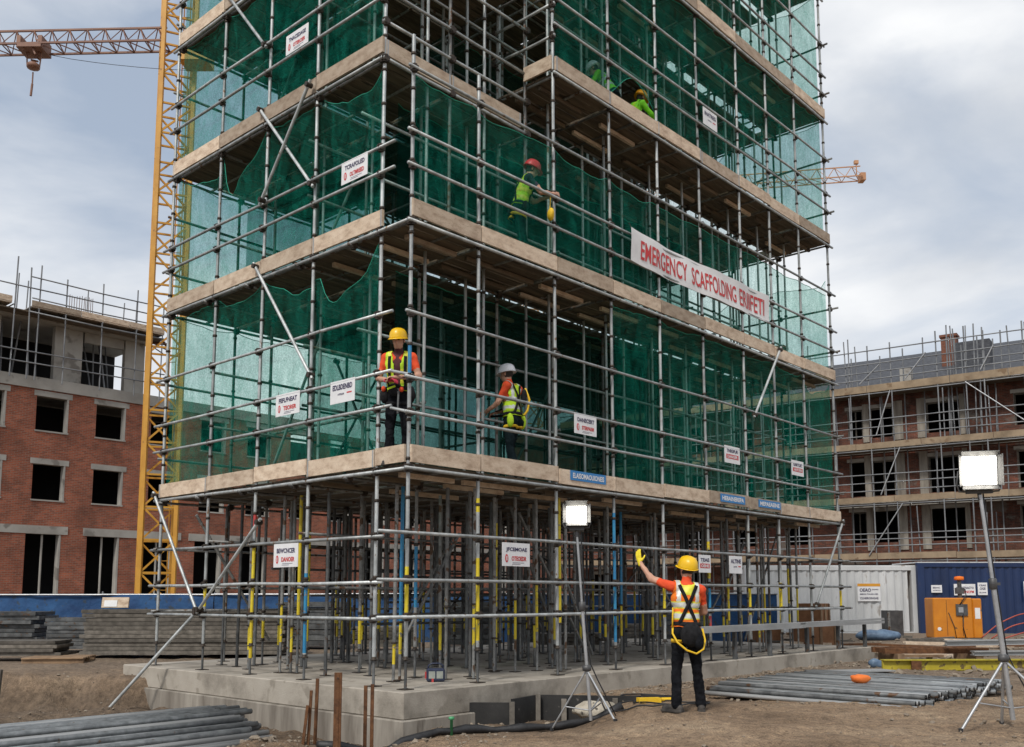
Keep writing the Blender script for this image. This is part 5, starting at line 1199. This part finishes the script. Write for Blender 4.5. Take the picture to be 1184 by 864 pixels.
floodlight(.98, 12.1, gz(.98, 12.1), .72, 2.42, (-.065, .0), [(.50, 12.35), (1.22, 11.5), (1.25, 12.75)], R(-4), R(-8), .25, .22, 'nearer lit floodlight on a tripod, in front of the ground level props', 60, .021)
floodlight(5.27, 10.25, gz(5.27,10.25), .72, 2.46, (-.085, .0), [(4.60, 10.0), (5.30, 10.55), (5.78, 9.85)], R(-14), R(4), .34, .31, 'farther right lit floodlight on a tripod, in front of the blue container', 50)
# ------------------------------------------------------------------ people
def remeshed(mb, voxel, smooth=4):
    me = mb.mesh('tmp', []); o = bpy.data.objects.new('tmp', me); col.objects.link(o)
    m = o.modifiers.new('r', 'REMESH'); m.mode = 'VOXEL'; m.voxel_size = voxel; m.use_smooth_shade = True
    if smooth: s = o.modifiers.new('s', 'SMOOTH'); s.factor = .5; s.iterations = smooth
    dg = bpy.context.evaluated_depsgraph_get(); dg.update()
    r = bpy.data.meshes.new_from_object(o.evaluated_get(dg)); bpy.data.objects.remove(o); bpy.data.meshes.remove(me)
    return r
def seg_dist(p, a, b):
    ab = b - a; t = max(0, min(1, (p-a).dot(ab)/max(ab.length_squared, 1e-9))); return (p - (a + ab*t)).length, t
def hand_shape(wrist, d, palm_n, side, curl=.6, sc=1.):
    """palm, four unequal bent fingers and a thumb leaving the side of the palm"""
    d = V(d).normalized(); n = (V(palm_n) - d*V(palm_n).dot(d)).normalized(); s = d.cross(n)*side
    b = MB(); w = V(wrist)
    def P(x, y, z): return w + (d*x + s*y + n*z)*sc
    b.capsule(P(-.03,0,0), P(.03,0,0), .027*sc, .027*sc, 10)
    for y in (-.028, -.010, .010, .028): b.capsule(P(.02, y*.7, 0), P(.088, y, -.002), .016*sc, .0125*sc, 8)
    for y, L_ in ((-.030, .062), (-.010, .076), (.011, .082), (.031, .072)):
        p = P(.088, y, 0); a = 0; ln = [L_*.45, L_*.32, L_*.25]; rr = [.0105, .0095, .0085, .0078]
        for k in range(3):
            a += curl*(.55, .75, .55)[k]
            q = p + (d*math.cos(a) + n*math.sin(a))*ln[k]*sc*1.1; b.capsule(p, q, rr[k]*sc, rr[k+1]*sc, 8); p = q
    p = P(.018, .03, .006); t1 = (d*.62 + s*.70 + n*.30).normalized(); t2 = (d*.8 + s*.28 + n*.52).normalized()
    q = p + t1*.042*sc; b.capsule(p, q, .0145*sc, .0125*sc, 8); b.capsule(q, q + t2*.034*sc, .012*sc, .0095*sc, 8)
    return b
def person(frame, label, J, C, hat, vest=True, gloves={}, look=(0,1,0), group=None, harness=True, long_sleeve=False, band='band', curl={}, vest_low=.93, vox=.015):
    """J: joints in metres (x right, y forward, z up); body is one remeshed surface, clothing and kit are its children"""
    e = empty('person', frame, label, 'person', group)
    j = {k: V(v) for k, v in J.items()}
    up = (j['neck'] - j['pelvis']).normalized()
    sh = (j['shR'] - j['shL']).normalized(); fw = up.cross(sh).normalized(); sh = fw.cross(up).normalized()
    hipx = (j['hipR'] - j['hipL']).normalized()
    Tm = Matrix((sh, fw, up)).transposed()
    b = MB()
    ch = j['pelvis'].lerp(j['neck'], .66); wa = j['pelvis'].lerp(j['neck'], .30)
    # torso
    b.ellipsoid(ch + fw*.0, (.168, .118, .20), Tm, 20); b.ellipsoid(wa, (.148, .108, .19), Tm, 20)
    hx = Matrix((hipx, hipx.cross(V((0,0,1)))*-1, V((0,0,1)))).transposed()
    b.ellipsoid(j['pelvis'] - up*.0, (.165, .125, .15), Tm, 20)
    for s in 'LR':
        b.capsule(ch + up*.12, j['sh'+s], .085, .066, 14); b.capsule(j['neck'] - up*.03, j['sh'+s] + up*.02, .05, .045, 12)
        b.capsule(j['sh'+s], j['el'+s], .058, .043, 14); b.capsule(j['el'+s], j['wr'+s], .043, .028, 14)
        b.capsule(j['pelvis'].lerp(j['hip'+s], .8), j['kn'+s], .098, .062, 16)
        calf = j['kn'+s].lerp(j['an'+s], .35); b.capsule(j['kn'+s], calf, .062, .061, 14); b.capsule(calf, j['an'+s] - V((0,0,.01)), .063, .062, 14)
        b.ellipsoid(j['hip'+s] - fw*.05 - up*.02, (.085, .085, .095), Tm, 12)
    b.capsule(j['neck'] - up*.04, j['head'] - V((0,0,.03)), .062, .055, 12)
    # head
    lk = V(look).normalized(); hr = lk.cross(V((0,0,1))).normalized(); hu = hr.cross(lk); Hm = Matrix((hr, lk, hu)).transposed(); hd = j['head']
    def Hp(x, y, z): return hd + Hm @ V((x, y, z))
    b.ellipsoid(Hp(0, -.008, .025), (.076, .096, .098), Hm, 18); b.ellipsoid(Hp(0, .022, -.045), (.060, .070, .075), Hm, 16); b.ellipsoid(Hp(0, .055, -.088), (.032, .03, .028), Hm, 10)
    b.capsule(Hp(0, .088, .02), Hp(0, .108, -.022), .011, .017, 8); b.ellipsoid(Hp(0, .082, -.058), (.027, .016, .012), Hm, 10)
    for s in (-1, 1):
        b.ellipsoid(Hp(s*.079, -.008, -.005), (.012, .024, .034), Hm, 10); b.capsule(Hp(s*.012, .084, .033), Hp(s*.05, .072, .03), .012, .011, 8)
    me = remeshed(b, vox, 3)
    # folds in the cloth
    for v in me.vertices:
        p = v.co; nz = noise.noise(V((p.x*9, p.y*9, p.z*16))) + .5*noise.noise(p*24)
        dz = min(seg_dist(p, j['head'], j['head'])[0], .25)
        if dz > .2: v.co += v.normal*nz*.010
    mats = [C['skin'], C['top'], C['leg'], 'hair', 'dark', C.get('sleeve', C['top'])]
    for m in mats: me.materials.append(M[m])
    bones = [('h', j['head'] - V((0,0,.02)), j['head'] + V((0,0,.05))), ('n', j['neck'] + up*.035, j['head'] - V((0,0,.08))), ('t', j['pelvis'] + up*.09, j['neck'] - up*.02)]
    for s in 'LR': bones += [('s', ch + up*.1, j['sh'+s]), ('u'+s, j['sh'+s], j['el'+s]), ('f'+s, j['el'+s], j['wr'+s]), ('l', j['pelvis'].lerp(j['hip'+s], .7), j['kn'+s]), ('l', j['kn'+s], j['an'+s])]
    region = []
    for f in me.polygons:
        c = f.center.copy(); bd_ = 9; k = 't'; t = 0
        for k_, a, q in bones:
            d_, t_ = seg_dist(c, a, q); d_ -= .05 if k_ in 'ts' else .03 if k_ == 'l' else 0
            if d_ < bd_: bd_, k, t = d_, k_, t_
        mi = 1
        if k in ('h', 'n'): mi = 0
        elif k == 't': mi = 2 if (c - j['pelvis']).dot(up) < .07 else 1
        elif k == 'l': mi = 2
        elif k[0] == 'u': mi = 1 if (t < .62 or long_sleeve) else 0
        elif k[0] == 'f': mi = 1 if long_sleeve and t < .9 else 0
        if k[0] in 'su' and mi == 1: mi = 5
        if k == 'h':
            q = Hm.transposed() @ (c - hd)
            if q.y < .02 - max(0, -q.z)*.25 and q.z > -.065 and abs(q.x) < .079: mi = 3
            if q.y > .07 and .012 < q.z < .028 and .018 < abs(q.x) < .042: mi = 4
            if q.y > .075 and -.064 < q.z < -.054 and abs(q.x) < .024: mi = 4
        f.material_index = mi; region.append((k, t))
        f.use_smooth = True
    # hands
    hands = {}
    for s, sg in (('L', -1), ('R', 1)):
        d = (j['wr'+s] - j['el'+s]).normalized()
        if 'hd'+s in j: d = j['hd'+s].normalized()
        pn = j.get('pn'+s, V((-sg*.8, .2, 0)))
        if pn.cross(d).length < .2: pn = V((0, .7, .7))
        hm = remeshed(hand_shape(j['wr'+s], d, pn, sg if True else 1, curl.get(s, .55), .98), .0042, 2)
        for f in hm.polygons: f.use_smooth = True
        hands[s] = hm
    bm = bmesh.new(); bm.from_mesh(me)
    for s in 'LR':
        if s not in gloves: bm.from_mesh(hands[s])
    bm.to_mesh(me); bm.free()
    o = bpy.data.objects.new('body', me); col.objects.link(o); o.parent = e
    for s in 'LR':
        if s in gloves:
            d = (j['wr'+s] - j['el'+s]).normalized(); hm = hands[s]; hm.materials.append(M[gloves[s]])
            g_ = bpy.data.objects.new('glove', hm); col.objects.link(g_); g_.parent = e
    # vest: the chest surface, lifted off the shirt
    bvh_src = me
    if vest:
        bm = bmesh.new(); bm.from_mesh(me); bm.faces.ensure_lookup_table()
        keep = []
        for i, (k, t) in enumerate(region):
            f = bm.faces[i]; c = f.calc_center_median(); q = Tm.transposed() @ (c - j['pelvis'])
            tl = (j['neck'] - j['pelvis']).length
            ok = (k == 't' or (k == 's' and t < .86)) or (k == 'l' and q.z > 0)
            if q.z < vest_low - .93 + .02: ok = False
            if q.y > .05 and abs(q.x) < .035 + .10*max(0, (q.z - tl*.62)/tl): ok = False     # open V neck
            if q.z > tl - .03 and abs(q.x) < .075: ok = False
            if ok: keep.append(i)
        ks = set(keep)
        bmesh.ops.delete(bm, geom=[f for i, f in enumerate(bm.faces) if i not in ks], context='FACES')
        for _ in range(2): bmesh.ops.smooth_vert(bm, verts=[v for v in bm.verts if v.is_boundary], factor=.5, use_axis_x=True, use_axis_y=True, use_axis_z=True)
        bm.normal_update()
        for v in bm.verts: v.co += v.normal*(.017 + .010*noise.noise(v.co*11))
        tl = (j['neck'] - j['pelvis']).length
        for f in bm.faces:
            q = Tm.transposed() @ (f.calc_center_median() - j['pelvis']); mi = 0; x = abs(q.x)
            if .13 < q.z < .185 or .255 < q.z < .31: mi = 1
            elif q.z > .31 and .085 < x < .135: mi = 1
            if C.get('two') and (.115 < q.z < .13 or .185 < q.z < .2 or .24 < q.z < .255 or .31 < q.z < .325): mi = 2
            if C.get('yoke') and q.z > .40 and x < .085: mi = 2
            f.material_index = mi; f.smooth = True
        vm = bpy.data.meshes.new('vest'); bm.to_mesh(vm); bm.free()
        for m in (C['vest'], band, 'band_y'): vm.materials.append(M[m])
        vo = bpy.data.objects.new('vest', vm); col.objects.link(vo); vo.parent = e
        so_ = vo.modifiers.new('s', 'SOLIDIFY'); so_.thickness = .008; so_.offset = -1
        bvh_src = vm
    # harness webbing laid over the clothes
    bv = BVHTree.FromPolygons([v.co for v in me.vertices], [list(p.vertices) for p in me.polygons]); bvv = BVHTree.FromPolygons([v.co for v in bvh_src.vertices], [list(p.vertices) for p in bvh_src.polygons])
    def onbody(x, z, front, axis_c=None):
        """point on the clothes at torso coords (x across, z up), in front or behind"""
        o_ = j['pelvis'] + Tm @ V((x, 0, z)); dr_ = fw*(1 if front else -1)
        best = None
        for t_ in (bvv, bv):
            h = t_.ray_cast(o_ + dr_*.5, -dr_, .7)
            if h[0] is not None and (best is None or (h[0] - o_).dot(dr_) > (best[0] - o_).dot(dr_)): best = h
        return (best[0], best[1]) if best else (o_ + dr_*.13, dr_)
    def around(z, ph, c0=None, rad=None):
        o_ = (c0 if c0 is not None else j['pelvis'] + Tm @ V((0, 0, z))); d_ = sh*math.cos(ph) + fw*math.sin(ph)
        best = None
        for t_ in (bvv, bv):
            h = t_.ray_cast(o_ + d_*(rad or .26), -d_, rad or .26)
            if h[0] is not None and (best is None or (h[0]-o_).length > (best[0]-o_).length): best = h
        return (best[0], best[1]) if best else (o_ + d_*.14, d_)
    def ribbon(name, pts, wd, mat, closed=False, lift=.007):
        b = MB(); k = len(pts); vs = []
        P = [p + n.normalized()*lift for p, n in pts]
        for i in range(k):
            d = (P[(i+1)%k] - P[i-1]) if closed else (P[min(i+1,k-1)] - P[max(i-1,0)])
            n = pts[i][1].normalized(); s = d.cross(n).normalized()
            vs += [P[i] - s*wd/2, P[i] + s*wd/2, P[i] + s*wd/2 + n*.005, P[i] - s*wd/2 + n*.005]
        fs = []
        for i in range(k if closed else k-1):
            a, c = i*4, (i+1)%k*4
            for m in range(4): fs.append((a+m, a+(m+1)%4, c+(m+1)%4, c+m))
        b._add(vs, fs, 0, True); return b.build(name, [mat], e)
    if harness:
        tl = (j['neck'] - j['pelvis']).length
        mt = C.get('strap', 'strap')
        ribbon('belt', [around(.06, 2*math.pi*i/22) for i in range(22)], .05, mt, True, .009)
        for s in (-1, 1):
            n_ = 10
            ribbon('harness_strap', [onbody(s*(.10 - .20*i/n_), tl - .035 - (tl - .10)*i/n_, False) for i in range(n_+1)], .042, mt)
            ribbon('harness_strap', [onbody(s*(.10 - .0*i/n_), tl - .06 - (tl - .12)*i/n_, True) for i in range(n_+1)], .042, mt)
        for s in 'LR':
            th = j['hip'+s].lerp(j['kn'+s], .24)
            ribbon('leg_loop', [around(0, 2*math.pi*i/18, th, .15) for i in range(18)], .045, C.get('loop', 'strap_y'), True, .008)
    # hard hat
    b = MB(); prof = [(.128, .0), (.126, .012), (.122, .045), (.110, .085), (.084, .118), (.045, .134), (.005, .139)]
    b.lathe(prof, Hp(0, -.005, .035), 22, 0, (.93, 1.1), Hm)
    br = []; n_ = 26
    for i in range(n_):
        a = 2*math.pi*i/n_; fr_ = max(0, math.sin(a)); ro = .135 + .036*fr_**1.5
        br.append((Hp(math.cos(a)*.116, math.sin(a)*.137 - .005, .04), Hp(math.cos(a)*ro*.93, math.sin(a)*ro*1.1 - .005, .030 - .010*fr_)))
    vs = []; 
    for p, q in br: vs += [p, q, q - hu*.005, p - hu*.006]
    fs = [(i*4+m, i*4+(m+1)%4, (i+1)%n_*4+(m+1)%4, (i+1)%n_*4+m) for i in range(n_) for m in range(4)]
    b._add(vs, fs, 0, True)
    b.capsule(Hp(0, -.10, .11), Hp(0, .09, .125), .014, .014, 8)
    for x in (-.045, .045): b.capsule(Hp(x, -.08, .115), Hp(x, .075, .12), .01, .01, 6)
    b.build('hard_hat', [hat], e)
    # boots
    for s, sg in (('L', -1), ('R', 1)):
        b = MB(); a = j['an'+s]; t = j.get('to'+s, a + V((sg*.02, .17, -.055))); f_ = (t - a); f_.z = 0; f_.normalize(); 
        heel = a - f_*.045 + V((0,0,-.045))
        b.capsule(a + V((0,0,.05)), a + V((0,0,-.03)), .045, .048, 12); b.capsule(heel, t, .045, .042, 12); b.capsule(heel.lerp(t,.25) + V((0,0,.02)), heel.lerp(t,.8), .048, .044, 12)
        r_ = f_.cross(V((0,0,1)))
        if abs(t.z - heel.z) < .05: b.box((heel+t)/2 + V((0,0,-.033)) + f_*.0, (.088, (t-heel).length + .085, .028), Matrix((r_, f_, V((0,0,1)))).transposed())
        bm_ = remeshed(b, .009, 2); bm_.materials.append(M['boot'])
        for f in bm_.polygons: f.use_smooth = True
        bo = bpy.data.objects.new('boot', bm_); col.objects.link(bo); bo.parent = e
    e['_h'] = 1; del e['_h']
    return e, dict(ribbon=ribbon, onbody=onbody, around=around, Tm=Tm, j=j, up=up, fw=fw, sh=sh)
def J0(**kw):
    d = dict(pelvis=(0,0,.95), neck=(0,.01,1.50), head=(0,.035,1.655), shL=(-.175,0,1.435), shR=(.175,0,1.435), elL=(-.25,-.03,1.15), elR=(.25,-.03,1.15), wrL=(-.25,.09,.92), wrR=(.25,.09,.92),
             hipL=(-.09,0,.92), hipR=(.09,0,.92), knL=(-.105,.025,.50), knR=(.105,.025,.50), anL=(-.115,-.02,.095), anR=(.115,-.02,.095), toL=(-.135,.15,.042), toR=(.135,.15,.042))
    d.update(kw); return d
def kit_bag(e, c, size, mat, name='pouch', rot=None):
    b = MB(); b.ellipsoid(c, size, rot, 14)
    for v in b.v: v += (v - V(c)).normalized()*.012*noise.noise(v*12)
    return b.build(name, [mat], e)

# 1: foreground worker, back to the viewer, left arm raised towards the tower
gz1 = gz(2.05, 11.42) - .004
jj = J0(pelvis=(.0,.0,.96), neck=(.02,.02,1.51), head=(.045,.055,1.665), shL=(-.17,.01,1.47), shR=(.19,0,1.425), elL=(-.36,.20,1.56), wrL=(-.47,.34,1.765), elR=(.25,.10,1.17), wrR=(.12,.30,1.12),
        hipL=(-.095,0,.93), hipR=(.095,0,.93), knL=(-.115,.03,.51), knR=(.125,.02,.51), anL=(-.135,-.02,.095), anR=(.165,.0,.095), toL=(-.24,.10,.042), toR=(.205,.165,.042), hdL=(-.12,.25,.9), pnL=(.6,.6,.1), pnR=(-.3,0,-1), hdR=(-.8,.5,.1))
e, k = person(T(2.06, 11.42, gz1, R(4)), 'person in orange hi-vis vest and yellow helmet raising a yellow glove, back to us', jj, dict(skin='skin', top='tee_orange', leg='trousers', vest='vest_orange', two=1, yoke=1), 'hat_y', gloves={'L':'glove_y'}, look=(-.25,.93,.27), curl={'L':.3,'R':.7}, vox=.0125)
kit_bag(e, (.02, -.175, .90), (.135, .07, .14), 'strap', 'tool_bag'); kit_bag(e, (.10, -.20, .83), (.06, .05, .09), 'trousers', 'pouch')
b = MB(); b.path([(-.17,-.06,1.0),(-.19,-.12,.92),(-.15,-.18,.82),(-.05,-.22,.73),(.06,-.235,.69),(.15,-.21,.74),(.19,-.14,.84),(.18,-.07,.97)], .012, 8); b.build('lanyard', ['strap_y'], e)
b = MB(); b.path([(-.165,-.06,1.22),(-.175,-.08,1.1),(-.18,-.08,.98)], .010, 8); b.build('lanyard', ['strap_y'], e)
# 2: worker at the tower corner, facing out, hands on the rail
fc = wpt(.20, .44, L1)
jj = J0(neck=(0,.03,1.49), head=(.0,.075,1.635), elR=(.27,.02,1.16), wrR=(.10,.25,1.08), elL=(-.27,.02,1.17), wrL=(-.02,.27,1.11), hdR=(-.9,.35,.1), hdL=(.9,.3,.0), pnR=(0,-.2,-1), pnL=(0,-.2,-1))
e, k = person(T(fc.x, fc.y, fc.z, R(176)) @ Matrix.Scale(1.07, 4), 'person with yellow helmet and lime vest standing at the open tower corner, facing out', jj, dict(skin='skin', top='tee_maroon', sleeve='tee_orange', leg='trousers', vest='lime', loop='strap'), 'hat_y', gloves={'R':'glove_r'}, look=(.12,.95,-.2), curl={'L':.9,'R':.9}, band='band_y')
b = MB(); b.b2(-.05, .06, .105, .125, 1.18, 1.46); 
kit_bag(e, (.02, .14, .98), (.10, .05, .09), 'strap', 'tool_bag'); kit_bag(e, (.17, .05, .93), (.06, .07, .11), 'strap', 'pouch'); kit_bag(e, (-.17, .05, .93), (.06, .07, .11), 'strap', 'pouch'); kit_bag(e, (-.07, .185, .98), (.03, .025, .035), 'tee_orange', 'tape_reel'); kit_bag(e, (.18, .11, 1.0), (.03, .03, .04), 'tee_orange', 'tape_reel')
b = MB(); b.tube((-.03,.17,.95), (-.025,.19,.66), .014, 8); b.box((-.03,.17,.96), (.03,.03,.06)); b.build('hammer', ['steel_dark'], e)
b = MB(); b.box((.06,.19,1.0), (.11,.012,.025), Matrix.Rotation(.35,3,'Y')); b.build('clip', ['lime'], e)
# 3: white helmet on the first deck, turned away to the left
fc = wpt(2.52, .42, L1)
jj = J0(neck=(0,.05,1.49), head=(.0,.10,1.64), elL=(-.23,.12,1.17), wrL=(-.18,.36,1.07), elR=(.22,.14,1.17), wrR=(.15,.36,1.12), knR=(.11,.12,.51), anR=(.11,.02,.095), toR=(.12,.19,.042), anL=(-.11,-.15,.095), toL=(-.12,.02,.042), knL=(-.10,-.01,.51), hdL=(.1,.95,-.1), pnL=(0,0,-1), pnR=(0,0,-1))
e, k = person(T(fc.x, fc.y, fc.z, R(58)) @ Matrix.Scale(1.04, 4), 'person with white helmet and orange sleeves on the first deck, turned away to the left', jj, dict(skin='skin', top='tee_orange', leg='trousers_g', vest='lime'), 'hat_w', look=(-.1,.98,-.12), curl={'L':.8,'R':.8})
kit_bag(e, (.06, -.17, 1.28), (.05, .045, .13), 'strap', 'fall_arrester'); kit_bag(e, (.15, -.08, .93), (.06, .06, .12), 'lime', 'pouch'); kit_bag(e, (-.16, -.06, .90), (.05, .05, .11), 'lime', 'pouch')
b = MB(); b.path([(.10,-.16,1.42),(.14,-.21,1.25),(.12,-.19,1.08),(.05,-.17,1.0)], .018, 8); b.build('lanyard', ['strap_y'], e)
# 4: red helmet on the second deck, leaning to the right with both arms out
fc = wpt(2.66, .36, L2)
jj = J0(pelvis=(0,-.04,.96), neck=(0,.10,1.48), head=(0,.17,1.625), shL=(-.175,.07,1.42), shR=(.175,.07,1.42), elL=(-.22,.27,1.22), elR=(.22,.25,1.19), wrL=(-.12,.50,1.30), wrR=(.12,.50,1.24), knL=(-.11,.08,.51), knR=(.11,-.02,.51), anR=(.12,-.16,.095), toR=(.13,.01,.042), anL=(-.12,.04,.095), toL=(-.13,.2,.042), hipL=(-.09,-.06,.93), hipR=(.09,-.06,.93))
e, k = person(T(fc.x, fc.y, fc.z, R(-72)) @ Matrix.Scale(1.05, 4), 'person with red helmet and lime vest on the second deck, reaching out to the right', jj, dict(skin='skin', top='tee_navy', leg='trousers_g', vest='lime'), 'hat_r', look=(.05,.9,-.35), curl={'L':.9,'R':.9}, band='band_y')
kit_bag(e, (.22, .40, .86), (.085, .05, .10), 'strap_y', 'tool_bag'); b = MB(); b.tube((.21,.39,.95), (.14,.43,1.22), .008, 6); b.build('lanyard', ['strap_y'], e)
kit_bag(e, (.20, .0, .95), (.05, .05, .09), 'strap', 'pouch')
# 5, 6: two workers crouching on the projecting platform
cr_ = dict(pelvis=(0,-.18,.42), neck=(0,.12,.86), head=(0,.19,1.0), shL=(-.175,.09,.80), shR=(.175,.09,.80), elL=(-.22,.28,.60), elR=(.22,.28,.60), wrL=(-.12,.46,.48), wrR=(.12,.46,.48), hipL=(-.09,-.18,.40), hipR=(.09,-.18,.40), knL=(-.14,.22,.50), knR=(.14,.22,.46), anL=(-.13,.0,.095), anR=(.13,-.05,.095), toL=(-.15,.17,.042), toR=(.15,.12,.042))
fc = wpt(6.12, .55, R3)
person(T(fc.x, fc.y, fc.z, R(-60)), 'person with orange helmet and bright green jacket crouching behind the upper right toe board', cr_, dict(skin='skin', top='lime_g', leg='trousers_g', vest='lime_g'), 'hat_o', look=(-.1,.85,-.3), long_sleeve=True, harness=False, band='lime')
fc = wpt(5.55, .75, R3); c5 = dict(cr_); c5.update(pelvis=(0,-.12,.86), neck=(0,.16,1.30), head=(0,.25,1.43), shL=(-.175,.12,1.24), shR=(.175,.12,1.24), elL=(-.24,.26,1.0), elR=(.25,.32,1.05), wrL=(-.16,.46,.9), wrR=(.2,.52,1.2), hipL=(-.09,-.12,.83), hipR=(.09,-.12,.83), knL=(-.12,.08,.47), knR=(.12,.02,.47), anL=(-.12,-.05,.095), anR=(.12,-.1,.095), toL=(-.13,.12,.042), toR=(.13,.07,.042))
person(T(fc.x, fc.y, fc.z, R(70)), 'person in green hi-vis bending behind the netting, left of the orange helmeted worker', c5, dict(skin='skin', top='lime_g', leg='trousers_g', vest='lime_g'), 'hat_w', look=(0,.8,-.5), long_sleeve=True, harness=False, band='band')
